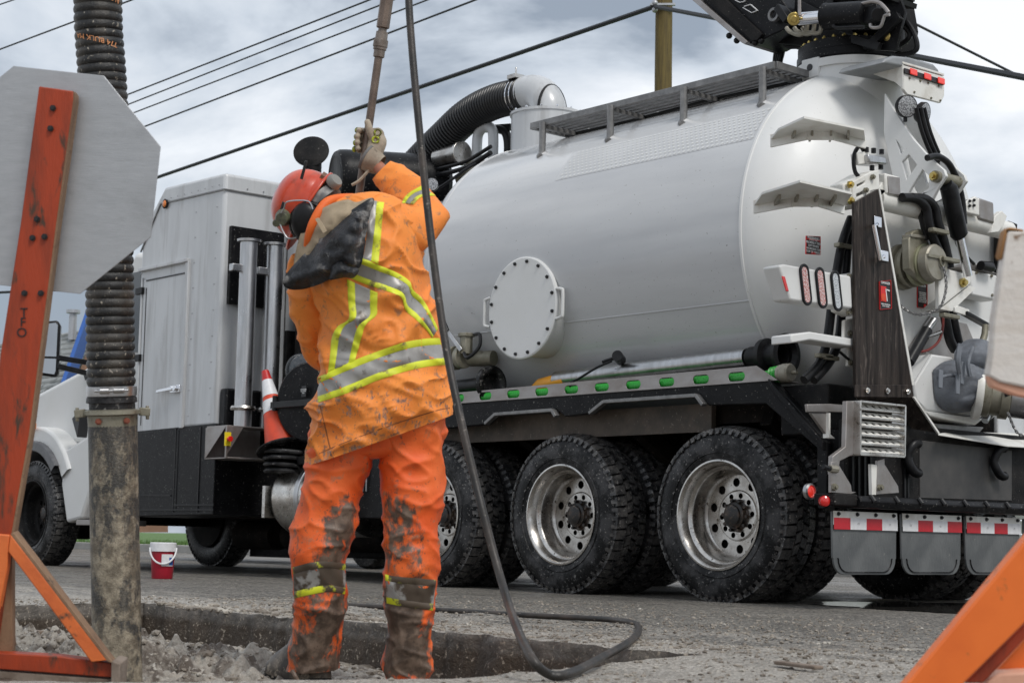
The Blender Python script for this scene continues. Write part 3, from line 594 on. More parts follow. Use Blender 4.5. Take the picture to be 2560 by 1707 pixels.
for o in fwm.children:
    if o.name.startswith('rim'): o.data = o.data.copy(); o.data.materials[0] = BLACKD; 
MB().beam((8.95, -.3, .5), (8.95, -2.1, .5), .1, .13).build('axle', UNDER, T)
# --- chassis
for y in (-.78, -1.62): MB().beam((-.8, y, .93), (9.9, y, .93), .09, .28).build('frame_rail', UNDER, T)
MB().bb((-.6, -2.3, 1.08), (4.8, -.25, 1.2)).build('subframe', UNDER, T)
for x in np.arange(-.2, 4.5, .55): MB().beam((x, -.2, 1.1), (x+.05, -.75, .82), .08, .1).build('outrigger', UNDER, T, bev=.004)
MB().bb((-.45, -2.45, .98), (3.5, -2.38, 1.27)).build('fender_skirt', BLACKD, T)
for x in (.45, .75, 1.8, 2.15): MB().cyl((x, -.62, .62), (x+.15, -.7, 1.05), .05, 12).build('shock_absorber', UNDER, T)
for x in (.66, 2.02): MB().bb((x-.1, -2.1, .55), (x+.1, -.66, .8)).build('suspension_beam', UNDER, T)
# --- fender skirt: black side skirt with two shallow arches
zt = 1.275
fp = [sy(u, v, 0) for u, v in ((1040, 1030), (1120, 1020), (1890, 951), (1925, 949), (2072, 1105), (2072, 1120), (2046, 1128), (2040, 1102), (1912, 985), (1905, 985))]
def P3(x, z, y=0): return V((x, y, z))
sk = [P3(3.3, 1.285), P3(-.33, 1.305), P3(-.40, 1.30), P3(-.80, .93), P3(-.80, .62), P3(-.73, .62), P3(-.73, .90), P3(-.36, 1.16), P3(.08, 1.17), P3(.14, 1.235), P3(.42, 1.24), P3(.95, 1.235), P3(1.08, 1.165), P3(1.32, 1.155), P3(1.4, 1.205), P3(2.0, 1.20), P3(2.1, 1.135), P3(3.3, 1.10)]
MB().prism(sk, (0, -.05, 0)).build('fender_skirt', BLACK, T, bev=.007)
for pl in ([P3(.10, 1.172), P3(.155, 1.232), P3(.94, 1.232), P3(1.07, 1.165)], [P3(1.385, 1.158), P3(1.42, 1.2), P3(1.985, 1.197), P3(2.09, 1.138)]):
    m = MB()
    for a, b in zip(pl[:-1], pl[1:]): m.beam(a+V((0, .012, 0)), b+V((0, .012, 0)), .04, .022)
    m.build('arch_lip', GREYST, T, bev=.003)
MB().prism([P3(-.4, 1.30), P3(-.80, .93), P3(-.80, .88), P3(-.44, 1.22)], (0, .035, 0)).build('fender_edge', BLACK, T, bev=.006)
MB().bb((-.84, -2.4, .62), (-.74, -.06, 1.0)).build('rear_crossmember', BLACKD, T)
MB().bb((-.76, -.32, .98), (-.42, -.06, 1.26)).build('fender_corner', BLACKD, T, bev=.01)
# --- slotted aluminium rail with the green hose in it
rz0, rz1 = 1.288, 1.372
us = [1145, 1213, 1283, 1354, 1428, 1504, 1583, 1666, 1752, 1841]
cs = [sy(u, 991-(u-1145)*.0868, .012).x for u in us]
rail = MB().prism([P3(3.3, rz0, .012), P3(-.46, rz0, .012), P3(-.30, rz1+.008, .012), P3(3.3, rz1-.012, .012)], (0, -.006, 0), [slot((x, .012, (rz0+rz1)/2-.004), .064, .027, X, Z) for x in cs])
rail.bb((-.44, -.2, rz0), (3.3, .006, rz0+.006)); rail.build('slotted_rail', RAIL, T, bev=.0015)
gp = [V((3.3-.00752*k, -.036, 1.322)) for k in range(520)]
MB().tube(gp[:490], [.028+.005*math.sin(k*pi/1.5) for k in range(490)], 14).build('suction_hose', GREEN, T, ang=80)
ge = [gp[489]+V((-.0075*k, .0, .001*k)) for k in range(0, 10)]
MB().tube(ge, [.044+.006*math.sin(k*pi/1.5) for k in range(10)], 16).build('suction_hose_end', GREEN, T, ang=80)
c0 = ge[-1]
cc = MB().lathe([(.046, 0), (.05, .006), (.05, .02), (.046, .024), (.054, .028), (.054, .075), (.046, .085), (0, .085)], c0+X*.01, -X, 28); co = cc.build('hose_cap', OLIVEL, T, ang=30)
MB().cyl(c0-X*.08, c0-X*.115, .012, 10).build('cap_stud', OLIVE, co)
# --- pipes stored along the rail
MB().cyl((1.62, -.2, 1.425), (-.05, -.2, 1.462), .056, 24).build('storage_tube', STEEL, T)
MB().tube([(1.86, -.2, 1.365), (1.78, -.2, 1.395), (1.60, -.2, 1.41), (1.52, -.2, 1.415)], [.03, .048, .055, .056], 16).build('yellow_nozzle', YELP, T)
fl = MB().lathe([(.05, .0), (.062, .02), (.062, .1), (.1, .115), (.103, .15), (.062, .16), (.058, .17), (.058, .24), (.062, .25), (.118, .262), (.122, .29), (.09, .295), (.07, .27), (.066, .1)], (-.06, -.2, 1.462), -X, 36)
fl.build('flanged_pipe_end', BLACKP, T, ang=30)
MB().cyl((.98, -.16, 1.51), (.93, -.08, 1.53), .035, 14).cyl((.95, -.12, 1.53), (1.08, -.1, 1.50), .012, 8).build('spotlight', BLACKP, T)
MB().tube(spline([(1.0, -.1, 1.5), (1.1, -.06, 1.46), (1.22, -.03, 1.40), (1.3, -.02, 1.37), (1.28, -.03, 1.33)], 6), .008, 6).build('lamp_cord', BLACKP, T)
# black pipe with flanged rubber end at the left, drain valve above it
MB().cyl((3.4, -.12, 1.40), (2.22, -.10, 1.42), .055, 20).build('black_pipe', BLACKP, T)
MB().lathe([(.055, 0), (.075, .02), (.08, .06), (.125, .075), (.125, .11), (.1, .115), (.075, .1), (.07, .05), (0, .04)], (2.26, -.09, 1.42), -X, 32).build('pipe_flange', RUB, T, ang=30)
vb = sy(1165, 885, -.06)
vv = MB().cyl(vb+V((.25, 0, -.02)), vb+V((-.16, -.12, -.03)), .055, 20).cyl(vb+V((.16, 0, -.02)), vb+V((.10, 0, -.02)), .085, 20).cyl(vb+V((.06, 0, -.02)), vb+V((.02, 0, -.02)), .08, 20).cyl(vb+V((0, 0, 0)), vb+V((0, 0, .13)), .045, 8).cyl(vb+V((0, 0, .12)), vb+V((0, 0, .145)), .06, 8)
vo = vv.build('drain_valve', OLIVE, T, bev=.003)
MB().beam(vb+V((-.02, .06, .02)), vb+V((.12, .09, .18)), .012, .03).build('valve_lever', STEEL, vo, bev=.002)
MB().tube([vb+V((.1, .09, .16)), vb+V((.18, .1, .30))], .017, 10).build('lever_grip', BLACKP, vo)
MB().tube(spline([vb+V((-.04, .05, .0)), vb+V((-.12, .08, -.04)), vb+V((-.2, .05, .03)), vb+V((-.17, .02, .12)), vb+V((-.09, 0, .13))], 6), .013, 8).build('valve_hose', BLACKP, vo)
# --- tank
RX = -.123
prof = [(0, 3.32)]+[(TR*math.sin(t), 2.85+.47*math.cos(t)) for t in np.linspace(.1, pi/2, 16)]+[(TR, 2.0), (TR, 1.0), (TR, RX)]
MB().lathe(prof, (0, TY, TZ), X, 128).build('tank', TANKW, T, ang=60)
DD = .5
MB().lathe([(TR*math.cos(t), RX-.0-DD*math.sin(t)) for t in np.linspace(0, pi/2-.02, 26)], (0, TY, TZ), X, 128).build('rear_dome', WHITE, T, ang=60)
MB().lathe([(TR-.004, RX+.012), (TR+.006, RX+.008), (TR+.006, RX-.008), (TR-.004, RX-.012)], (0, TY, TZ), X, 128).build('weld_ring', WHITE, T)
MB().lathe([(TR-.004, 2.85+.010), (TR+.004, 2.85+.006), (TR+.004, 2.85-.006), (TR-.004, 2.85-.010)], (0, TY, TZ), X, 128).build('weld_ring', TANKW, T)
sz = 1.79; syy = TY+math.sqrt(TR**2-(sz-TZ)**2)+.001
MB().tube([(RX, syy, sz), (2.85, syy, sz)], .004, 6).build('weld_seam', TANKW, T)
for a in ():
    MB().tube([(.0, TY+TR*math.sin(pi/2-a)*1.0008, TZ+TR*math.cos(pi/2-a)*1.0008) , (3.9, TY+TR*math.sin(pi/2-a)*1.0008, TZ+TR*math.cos(pi/2-a)*1.0008)], .0022, 5).build('weld_seam', TANKW, T)
def on_tank(x, z, e_=0): return V((x, TY+math.sqrt((TR+e_)**2-(z-TZ)**2), z))
# manhole cover with sixteen bolts and two handles
mc = V((1.795, 0, 1.905)); my = -.028
mo = MB().lathe([(0, .0), (.335, .0), (.345, -.006), (.345, -.026), (.325, -.03), (.322, -.24)], (mc.x, my, mc.z), Y, 72).build('manhole_cover', WHITE, T, ang=30)
bolts(mo, [V((mc.x+.312*math.cos(a), my+.0, mc.z+.312*math.sin(a))) for a in [2*pi*(k+.4)/16 for k in range(16)]], Y, INKK, 1.15)
for s_ in (-1, 1):
    hx = mc.x+s_*.335; MB().tube(spline([(hx, my-.012, mc.z+.1), (hx+s_*.05, my-.01, mc.z+.09), (hx+s_*.06, my-.01, mc.z+.07), (hx+s_*.06, my-.01, mc.z-.07), (hx+s_*.05, my-.01, mc.z-.09), (hx, my-.012, mc.z-.1)], 4), .011, 8).build('handle', WHITE, mo)
# grip strip with raised ovals along the shoulder of the tank
A0, A1 = math.radians(45.5), math.radians(60)
def tk(x, a, e_): return V((x, TY+(TR+e_)*math.sin(a), TZ+(TR+e_)*math.cos(a)))
gs = MB().grid([[tk(x, a, .0015) for x in np.linspace(-.09, 1.66, 20)] for a in np.linspace(A0, A1, 8)]); so = gs.build('grip_strip', M('grip_strip_paint', (.57, .575, .58), .35, c2=(.53, .535, .54), n1=(4, .4, .6)), T)
ov = MB()
for i in range(9):
    a = A0+(A1-A0)*(i+.5)/9
    for k in range(62):
        x = -.08+k*.04+(.02 if i % 2 else 0)
        if x < 1.63: ov.add([tk(x+.012*math.cos(b), a+.0072*math.sin(b), .0035) for b in [2*pi*j/8 for j in range(8)]]+[tk(x+.008*math.cos(b), a+.0045*math.sin(b), .004) for b in [2*pi*j/8 for j in range(8)]], [(j, (j+1) % 8, 8+(j+1) % 8, 8+j) for j in range(8)]+[tuple(range(8, 16))])
ov.build('grip_stud', WHITE, so, kind='stuff')
# walkway
W0, W1 = -.018, 2.246
wy0, wy1, wz = -.485, -.852, 3.30
wk = part('walkway', T, (1.2, -.8, 3.3))
MB().beam((W0, wy0, wz), (W1, wy0, wz), .03, .045).beam((W0, wy1, wz), (W1, wy1, wz), .03, .045).beam((W0, wy0, wz), (W0, wy1, wz), .03, .045).beam((W1, wy0, wz), (W1, wy1, wz), .03, .045).build('walkway_frame', GREYST, wk, bev=.003)
slm = MB().bb((W0+.016-1.2, -.012, -.008), (W1-.016-1.2, .012, .012)).mesh('slat', GREYST)
for k in range(6): inst('slat', slm, wk, (1.2, wy0-.052-k*.058, wz))
for x in [sy(u_, v_, wy0).x for u_, v_ in ((1362, 308), (1532, 268), (1715, 220), (1912, 172))]:
    MB().beam((x, wy0+.005, wz-.03), (x, wy1, wz-.03), .035, .03).build('cross_bar', GREYST, wk, bev=.002)
    m = MB(); zt_ = TZ+math.sqrt(TR**2-(-.40-TY)**2)
    pth = spline([(x, wy0+.02, wz), (x, wy0+.022, zt_+.05), (x-.008, wy0+.05, zt_+.018), (x-.05, wy0+.08, zt_+.0)], 5)
    m.tube(pth, .024, 8); m.build('bracket', GREYST, wk)
    m = MB(); m.tube([(x-.1, wy1+.03, wz-.02), (x-.1, wy1+.02, TZ+math.sqrt(TR**2-(wy1-TY)**2)+.01)], .024, 8); m.build('bracket', GREYST, wk)
MB().tube(spline([(2.2, -.78, 3.275), (1.6, -.78, 3.268), (.8, -.78, 3.28), (.1, -.78, 3.268)], 8), .011, 6).build('air_line', BLACKP, T)
# outlet stack, elbow and big corrugated hose on top of the tank
sx = 2.81
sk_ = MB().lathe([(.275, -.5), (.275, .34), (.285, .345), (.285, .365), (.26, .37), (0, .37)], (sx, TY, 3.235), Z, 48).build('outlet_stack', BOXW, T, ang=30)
bolts(sk_, [V((sx+.27*math.cos(a), TY+.27*math.sin(a), 3.605)) for a in [2*pi*k/14 for k in range(14)]], Z, CHROME, .8)
el = spline([(sx-.02, TY, 3.58), (sx-.01, TY, 3.66), (sx+.05, TY, 3.75), (sx+.13, TY, 3.795), (sx+.20, TY, 3.81), (sx+.25, TY, 3.81)], 6)
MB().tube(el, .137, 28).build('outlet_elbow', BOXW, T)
MB().tube([V((sx-.06, TY+.145*math.cos(a), 3.60+.22*math.sin(a))) for a in np.linspace(0, pi, 20)], .011, 8).build('pull_loop', BLACKP, T)
hpth = spline([sy(1322, 237, TY), sy(1240, 254, TY), sy(1170, 290, TY), sy(1110, 345, TY), sy(1062, 392, TY), sy(1022, 436, TY), sy(985, 490, TY)], 40)
n_ = len(hpth)
# even out the rings along the hose
cum = [0]
for a, b in zip(hpth[:-1], hpth[1:]): cum.append(cum[-1]+(b-a).length)
def along(path, cu, t):
    i = int(np.searchsorted(cu, t)); i = max(1, min(len(cu)-1, i)); f_ = (t-cu[i-1])/(cu[i]-cu[i-1]+1e-9); return path[i-1].lerp(path[i], f_)
nr = 58*6; pth = [along(hpth, cum, cum[-1]*k/nr) for k in range(nr+1)]
MB().tube(pth, [.112+.028*abs(math.sin(k*pi/6)) for k in range(nr+1)], 28).build('exhaust_hose', CORR, T, ang=80)
cl = MB()
for k in (0, 1): cl.tube([along(hpth, cum, .075+.045*k), along(hpth, cum, .085+.045*k)], .1415, 28)
clo = cl.build('hose_clamp', CHROME, T)
cp = along(hpth, cum, .1)
MB().beam(cp+V((-.05, .05, .14)), cp+V((.05, .05, .14)), .1, .035).cyl(cp+V((0, .05, .12)), cp+V((0, .05, .22)), .008, 8).build('clamp_latch', ALU, clo, bev=.004)
# U pipes, brass flange, silencer and lines between tank and enclosure
up_ = sy(1212, 395, -1.2)
for dx in (0., -.0):
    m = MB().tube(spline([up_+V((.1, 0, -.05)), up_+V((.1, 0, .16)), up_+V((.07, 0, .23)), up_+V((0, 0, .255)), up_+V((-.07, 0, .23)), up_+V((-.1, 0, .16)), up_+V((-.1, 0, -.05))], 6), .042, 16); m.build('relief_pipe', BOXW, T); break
MB().tube(spline([up_+V((-.06, -.08, .24)), up_+V((-.15, -.08, .2)), up_+V((-.19, -.08, .1)), up_+V((-.19, -.08, -.1))], 6), .036, 14).build('black_relief_hose', BLACKP, T)
MB().lathe([(0, -.06), (.15, -.06), (.16, -.04), (.16, -.02), (.12, -.01), (.12, .005), (.15, .01), (.15, .03), (.06, .05), (0, .05)], up_+V((0, 0, -.08)), Z, 28).build('relief_valve_flange', OLIVE, T, ang=30)
MB().cyl(up_+V((.30, 0, -.13)), up_+V((-.14, .05, -.13)), .055, 18).build('valve_body', OLIVE, T)
s0 = sy(1120, 392, -1.1); MB().cyl(s0+V((.12, 0, 0)), s0+V((-.16, 0, 0)), .085, 22).cyl(s0+V((-.16, 0, 0)), s0+V((-.19, 0, 0)), .1, 22).build('silencer', ALU, T, bev=.004)
for k, (dz, r_) in enumerate(((-.07, .016), (-.12, .02))):
    MB().tube(spline([s0+V((.35, 0, dz)), s0+V((.0, .05, dz-.03)), s0+V((-.3, .05, dz-.02)), s0+V((-.6, .05, dz+.05))], 8), r_, 8).build('pipe_line', BLACKP, T)
MB().beam(sy(1165, 327, -1.3), sy(1280, 318, -1.3), .05, .05).build('top_bar', BLACKP, T)
MB().tube(spline([sy(1090, 475, -.75), sy(1125, 452, -.8), sy(1170, 420, -.9), sy(1190, 410, -.95)], 8), .012, 6).build('lamp_line', BLACKP, T)
def worklamp(par, c, ax, r, lens=LAMPG):
    c = V(c); ax = V(ax).normalized()
    o = MB().lathe([(r, .0), (r*1.08, -.004), (r*1.08, -.03), (r*.8, -.055), (r*.3, -.07), (0, -.07)], c, ax, 28).build('work_lamp', BLACKP, par, ang=30)
    MB().lathe([(r, -.002), (r*.7, .002), (0, .003)], c, ax, 28).build('lamp_lens', lens, o)
    MB().tube([c-ax*.03+V((0, 0, -r*1.1)), c-ax*.03+V((0, 0, -r*1.5))], .012, 6).build('lamp_bracket', BLACKP, o)
worklamp(T, sy(1079, 461, -.62), (-.75, .65, .05), .05)
# --- air cleaner and rain cap
ac = sy(838, 445, -.38)
axv = V((.35, 1, -.05)).normalized()
MB().lathe([(0, .0), (.165, .0), (.18, .008), (.215, .0), (.232, -.03), (.235, -.08), (.232, -.9), (.2, -.94), (0, -.95)], ac, axv, 48).build('air_cleaner', BLACK, T, ang=30)
rc = sy(778, 379, -.55); rax = V((-.62, .62, .35)).normalized()
MB().lathe([(0, .012), (.14, .010), (.152, .004), (.152, -.006), (0, -.004)], rc, rax, 40).build('rain_cap', BLACKD, T)
MB().cyl(rc+V((0, -.02, -.08)), rc+V((0, -.02, -.6)), .075, 20).build('exhaust_stack', BLACKD, T)
MB().bb((3.5, -2.0, 1.3), (5.3, -.72, 2.98)).build('engine_cowl', M('cowl_grey', (.16, .16, .185), .35, c2=(.11, .11, .125), n1=(5, .4, .65)), T, bev=.04, seg=3)
MB().bb((4.7, -1.9, 1.3), (5.35, -.6, 2.5)).build('engine_bay', BLACKD, T)
MB().bb((.2, -.2, 1.03), (3.3, -.16, 1.2)).build('inner_liner', M('liner_brown', (.10, .075, .055), .6, c2=(.05, .04, .03), n1=(6, .4, .65), c3=(.2, .17, .14), n3=(50, .62, .68)), T)
# --- equipment enclosure
ex0, ex1, ey = 5.55, 6.93, .02
ez1 = 3.40
pf = [V((ex0, ey, 1.25)), V((ex0, ey, ez1-.02)), V((6.56, ey, ez1)), V((6.93, ey, 3.05)), V((6.93, ey, 1.25))]
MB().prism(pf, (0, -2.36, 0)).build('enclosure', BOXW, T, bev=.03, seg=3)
MB().prism([V((5.52, ey+.012, .52)), V((5.52, ey+.012, 1.27)), V((6.93, ey+.012, 1.25)), V((6.93, ey+.012, .5))], (0, -2.38, 0)).build('enclosure_base', BLACK, T, bev=.008)
MB().bb((5.44, -2.3, 1.2), (5.545, .0, 1.56)).build('corner_panel', BLACK, T, bev=.02)
for (a, b) in (((5.5, .6), (6.14, .6)), ((5.5, .56), (6.93, .56)), ((6.2, .68), (6.9, .69))): MB().beam((a[0], ey+.018, a[1]), (b[0], ey+.018, b[1]), .012, .014).build('base_trim', BLACKP, T)
for x in (5.76, 6.16): MB().beam((x, ey+.014, .54), (x, ey+.014, 1.25), .012, .008, X).build('panel_joint', INKK, T)
tm = MB().beam((ex0-.004, ey+.006, ez1-.165), (6.61, ey+.006, ez1-.145), .012, .012).beam((6.61, ey+.006, ez1-.145), (6.93, ey+.006, 2.86), .012, .012).beam((ex0-.006, ey, ez1-.165), (ex0-.006, -2.4, ez1-.165), .012, .012)
tmo = tm.build('roof_trim', GREYST, T)
bolts(tmo, [V((x, ey+.012, ez1-.12)) for x in np.linspace(5.62, 6.53, 9)], Y, STEEL, .55, 'rivet'); bolts(tmo, [V((ex0-.004, y, ez1-.13)) for y in np.linspace(-.2, -1., 6)], -X, STEEL, .55, 'rivet')
MB().tube([V((ex0-.003, ey-.9, ez1-.18)), V((ex0-.003, ey-.9, 1.6))], .003, 5).build('panel_joint', GREYST, T)
d0, d1 = 6.08, 6.85
dr = part('door', T, (6.6, ey, 2)); 
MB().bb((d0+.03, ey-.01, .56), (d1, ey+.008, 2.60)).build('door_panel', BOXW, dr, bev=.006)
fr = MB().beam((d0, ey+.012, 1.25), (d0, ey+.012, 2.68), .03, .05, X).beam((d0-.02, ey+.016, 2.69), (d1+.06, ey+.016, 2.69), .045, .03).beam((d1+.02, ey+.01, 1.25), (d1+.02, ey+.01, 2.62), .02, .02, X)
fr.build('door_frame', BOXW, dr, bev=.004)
MB().beam((d0+.03, ey+.01, 2.585), (d1-.05, ey+.01, 2.585), .006, .012).beam((d0+.04, ey+.01, .6), (d0+.04, ey+.01, 2.58), .006, .01, X).beam((d1-.06, ey+.01, 1.3), (d1-.06, ey+.01, 2.52), .004, .008, X).build('door_seam', INKK, dr)
MB().bb((d0+.035, ey+.008, .56), (d1, ey+.016, 1.235)).build('door_kick_panel', BLACK, dr, bev=.003)
MB().bb((d0+.01, ey+.02, 1.555), (d0+.17, ey+.045, 1.62)).cyl((d0+.07, ey+.02, 1.59), (d0+.07, ey+.065, 1.59), .026, 14).beam((d0+.1, ey+.055, 1.59), (d0+.37, ey+.055, 1.578), .022, .03).build('latch', CHROME, dr, bev=.005)
for z in (1.9, 2.5): MB().bb((d1-.02, ey, z-.03), (d1+.1, ey+.035, z+.03)).build('hinge', BLACKP, dr, bev=.004)
mk = sy(414, 510, ey+.01)
MB().lathe([(.04, -.004), (.044, .01), (.034, .014)], mk, Y, 20).build('lamp_bezel', BLACKP, T); MB().sph(mk+V((0, .006, 0)), .034, 16, (1, 1, .5), Y).build('marker_lamp', AMBER, T)
# vent panel behind the standpipes
MB().bb((5.505, -.56, 2.27), (5.545, -.035, 2.93)).build('vent_panel', BLACK, T, bev=.003)
bolts(T, [V((x, ey+.001, z)) for x in (5.66, 6.0, 6.9) for z in np.linspace(1.35, 3.1, 9)], Y, STEEL, .5, 'rivet')
bolts(T, [V((5.515, y, z)) for y, z in ((-.06, 2.90), (-.5, 2.90), (-.06, 2.31))], -X, STEEL, .8)
for yy in (-.62, -1.25): MB().beam((ex0-.003, yy, 1.6), (ex0-.003, yy, 3.2), .012, .004, X).build('panel_joint', GREYST, T)
MB().bb((5.50, -1.3, 1.62), (5.545, -.62, 2.1)).build('grille_panel', BLACKD, T)
# stainless standpipes in their tray
for (yy, zb) in ((-.05, 1.235), (-.30, 1.235)):
    so = MB().lathe([(.072, 0), (.072, 1.52), (.098, 1.525), (.1, 1.545), (.064, 1.548), (.062, 1.3)], (5.25, yy, zb), Z, 32).build('standpipe', STEEL, T, ang=30)
    MB().lathe([(.073, .13), (.1, .133), (.108, .15), (.1, .168), (.073, .17)], (5.25, yy, zb), Z, 16).build('pipe_clamp', ALU, so, ang=25)
    MB().beam((5.26, yy+.16, zb+1.30), (5.26, yy+.02, zb+1.30), .06, .06).build('pipe_bracket', STEEL, so, bev=.005)
ty = MB(); q0 = .16
tyo = MB().bb((5.12, -.34, 1.222), (5.42, .18, 1.232)).prism([V((5.12, .18, 1.222)), V((5.42, .18, 1.222)), V((5.42, .18, .97))], (0, .006, 0)).bb((5.12, -.34, .965), (5.44, .18, .975)).bb((5.43, -.34, .97), (5.44, .18, 1.22)).prism([V((5.12, .182, 1.222)), V((5.12, .182, .97)), V((5.12, .02, 1.222))], (.006, 0, 0)).beam((5.118, .178, .97), (5.118, .178, 1.23), .012, .02, X).beam((5.118, .18, .972), (5.118, -.34, .972), .012, .014).build('pipe_tray', RAIL, T, bev=.002)
es = bx(569, 1097, 5.11)
MB().bb((5.104, es.y-.028, es.z-.055), (5.114, es.y+.028, es.z+.055)).build('stop_plate', YEL, T); MB().lathe([(0, .045), (.022, .042), (.024, .03), (.014, .02), (.014, 0)], (5.105, es.y, es.z), -X, 16).build('stop_button', REDL, T)
# hub-like black disc on an arm, mirror dome
dc = sy(775, 1004, -.1)
MB().lathe([(0, .03), (.30, .02), (.318, .0), (.318, -.05), (0, -.07)], dc, V((-.35, .93, 0)), 56).build('reel_guard', BLACK, T, ang=30)
MB().beam(sy(680, 1013, .04), sy(800, 1004, .04), .035, .05).cyl(sy(687, 1008, .04)+V((0, 0, -.06)), sy(687, 1008, .04)+V((0, 0, .06)), .02, 10).build('reel_arm', BLACKP, T, bev=.003)
dcl = sy(760, 978, -.04); dx_ = V((-.93, -.35, 0))
MB().bb(dcl+V((-.03, .0, -.042)), dcl+V((.03, .004, .042))).build('warning_label', INKK, T)
text('KEEP CLEAR\nROTATING\nREEL', .014, dcl+V((0, .006, 0)), -X, Z, INKW, T)
MB().sph(sy(750, 925, -.35), .14, 20, (1, 1, .6), (-.3, 1, 0)).build('convex_mirror', GLASS, T)
# fuel tank and step plate, black rubber mats
ft = MB().lathe([(0, 0), (.25, .0), (.285, .02), (.3, .06), (.3, 1.0), (0, 1.0)], (4.76, -.30, .66), -X, 48).build('fuel_tank', ALU, T, ang=40)
for x in (4.4, 4.05): MB().lathe([(.301, 0), (.306, .005), (.306, .05), (.301, .055)], (x, -.30, .66), -X, 48).build('tank_strap', STEEL, ft)
MB().cyl((4.45, -.12, .93), (4.45, -.1, .985), .05, 16).build('filler_cap', BLACKP, ft)
MB().bb((4.80, -.12, .5), (4.84, .0, .75)).build('step_plate', ALU, T)
MB().cyl((4.9, -.9, .42), (4.2, -.9, .42), .035, 12).build('exhaust_pipe', ALU, T)
MB().bb((3.3, -1.0, .5), (3.95, -.14, 1.2)).build('battery_box', BLACK, T, bev=.01)
for y_ in (3.62, 3.66): MB().beam((y_, -.125, .7), (y_, -.125, 1.18), .01, .012, X).build('box_trim', STEEL, T)
# --- cab
wc = V((8.95, 0, .53))
def arc(r0, r1, a0, a1, y0, y1, n=24, zs=1.):
    m = MB(); rows = []
    for y_, rr in ((y0, r1), (y1, r1), (y1, r0), (y0, r0), (y0, r1)):
        rows.append([wc+V((rr*math.cos(a), y_, rr*math.sin(a)*zs)) for a in np.linspace(a0, a1, n)])
    return m.grid(rows)
cabp = [V((7.15, -.2, .75)), V((7.15, -.2, 2.9)), V((7.45, -.2, 2.95)), V((7.6, -.2, 2.8)), V((8.0, -.2, 2.02)), V((8.35, -.2, 1.92)), V((9.9, -.2, 1.62)), V((10.15, -.2, 1.2)), V((10.1, -.2, .8)), V((9.6, -.2, .8)), V((9.5, -.2, 1.2)), V((8.4, -.2, 1.2)), V((8.15, -.2, .62))]
MB().prism(cabp, (0, -2.1, 0)).build('cab_body', WHITE, T, bev=.05, seg=3)
MB().prism([V((7.3, -.19, 2.0)), V((7.3, -.19, 2.75)), V((7.5, -.19, 2.75)), V((7.86, -.19, 2.05))], (0, .002, 0)).build('side_window', GLASS, T)
MB().prism([V((7.98, -.192, 1.92)), V((7.98, -.192, 2.03)), V((8.34, -.192, 1.86)), V((8.3, -.192, 1.80))], (0, .006, 0)).build('vent_window', BLACKP, T)
arc(.66, .84, math.radians(34), math.radians(150), -.5, -.02).build('fender', WHITE, T, bev=.03, seg=3)
arc(.60, .70, math.radians(-18), math.radians(140), -.45, .03).build('fender_flare', M('flare_plastic', (.10, .10, .105), .45, c2=(.16, .16, .165), n1=(9, .4, .7)), T, bev=.012)
MB().prism([V((8.40, -.05, 1.12)), V((7.75, -.05, 1.3)), V((7.72, -.05, .95)), V((7.98, -.05, .48)), V((8.28, -.05, .44)), V((8.42, -.05, .8))], (0, -.25, 0)).build('cowl', WHITE, T, bev=.03, seg=3)
MB().prism([V((8.05, -.03, 1.5)), V((8.22, -.03, 1.42)), V((8.1, -.03, 1.24))], (0, -.1, 0)).build('fender_notch', INKK, T)
fm = sy(80, 1065, .02); MB().bb(fm+V((-.06, -.02, -.03)), fm+V((.06, .012, .03))).build('fender_marker', AMBER, T, bev=.008)
MB().bb((7.2, -.3, .42), (7.98, .0, .47)).build('cab_step', RAIL, T, bev=.006); MB().bb((7.25, -.3, 1.0), (7.75, -.02, 1.06)).build('cab_step', RAIL, T, bev=.006)
MB().bb((7.3, -.2, .5), (7.7, -.18, 1.0)).build('tread_plate', ALU, T)
mi = part('mirror', T, sy(121, 870, .35)); mcn = sy(121, 872, .35)
ux = V((-.55, -.83, 0)); MB().prism([mcn+ux*a+Z*b for a, b in ((-.10, -.24), (.08, -.26), (.1, -.22), (.1, .22), (.07, .27), (-.1, .25))], V((.83, -.55, 0))*.1).build('mirror_housing', BLACKP, mi, bev=.02, seg=3)
mf = mcn-V((.83, -.55, 0))*.006
MB().prism([mf+ux*a+Z*b for a, b in ((-.075, -.07), (.075, -.07), (.075, .225), (.055, .245), (-.075, .225))], V((.83, -.55, 0))*.004).build('mirror_glass', M('mirror_glass', (.42, .43, .45), .05, 1.), mi)
MB().prism([mf+ux*a+Z*b for a, b in ((-.07, -.22), (.065, -.235), (.075, -.2), (.075, -.09), (-.07, -.09))], V((.83, -.55, 0))*.004).build('spot_glass', bpy.data.materials['mirror_glass'], mi)
MB().beam(sy(143, 894, .28), sy(230, 908, -.15), .03, .05).beam(sy(143, 915, .28), sy(230, 936, -.15), .03, .05).build('mirror_arm', BLACKP, mi, bev=.006)
MB().sph((7.9, -1.2, 1.2), .3, 10).build('engine', UNDER, T)
MB().bb((4.9, -2.3, .5), (7.1, -.6, 1.2)).build('chassis_box', UNDER, T)
MB().bb((7.2, -2.2, .55), (9.8, -.5, .85)).build('engine_pan', UNDER, T)
MB().bb((4.5, -2.42, .16), (7.2, -2.2, 1.1)).build('added_dark_box', BLACKD, T, bev=.01)  # dark body added on the far side to close the bright gap underneath
MB().cyl((3.25, -2.1, .56), (4.4, -2.1, .56), .3, 24).build('fuel_tank', BLACKD, T)  # tank-shaped dark filler, added against the bright background
MB().bb((7.2, -2.42, .14), (8.45, -2.2, .9)).build('cab_step', BLACKD, T)  # dark slab added and lengthened to cover the bright strip behind the bucket
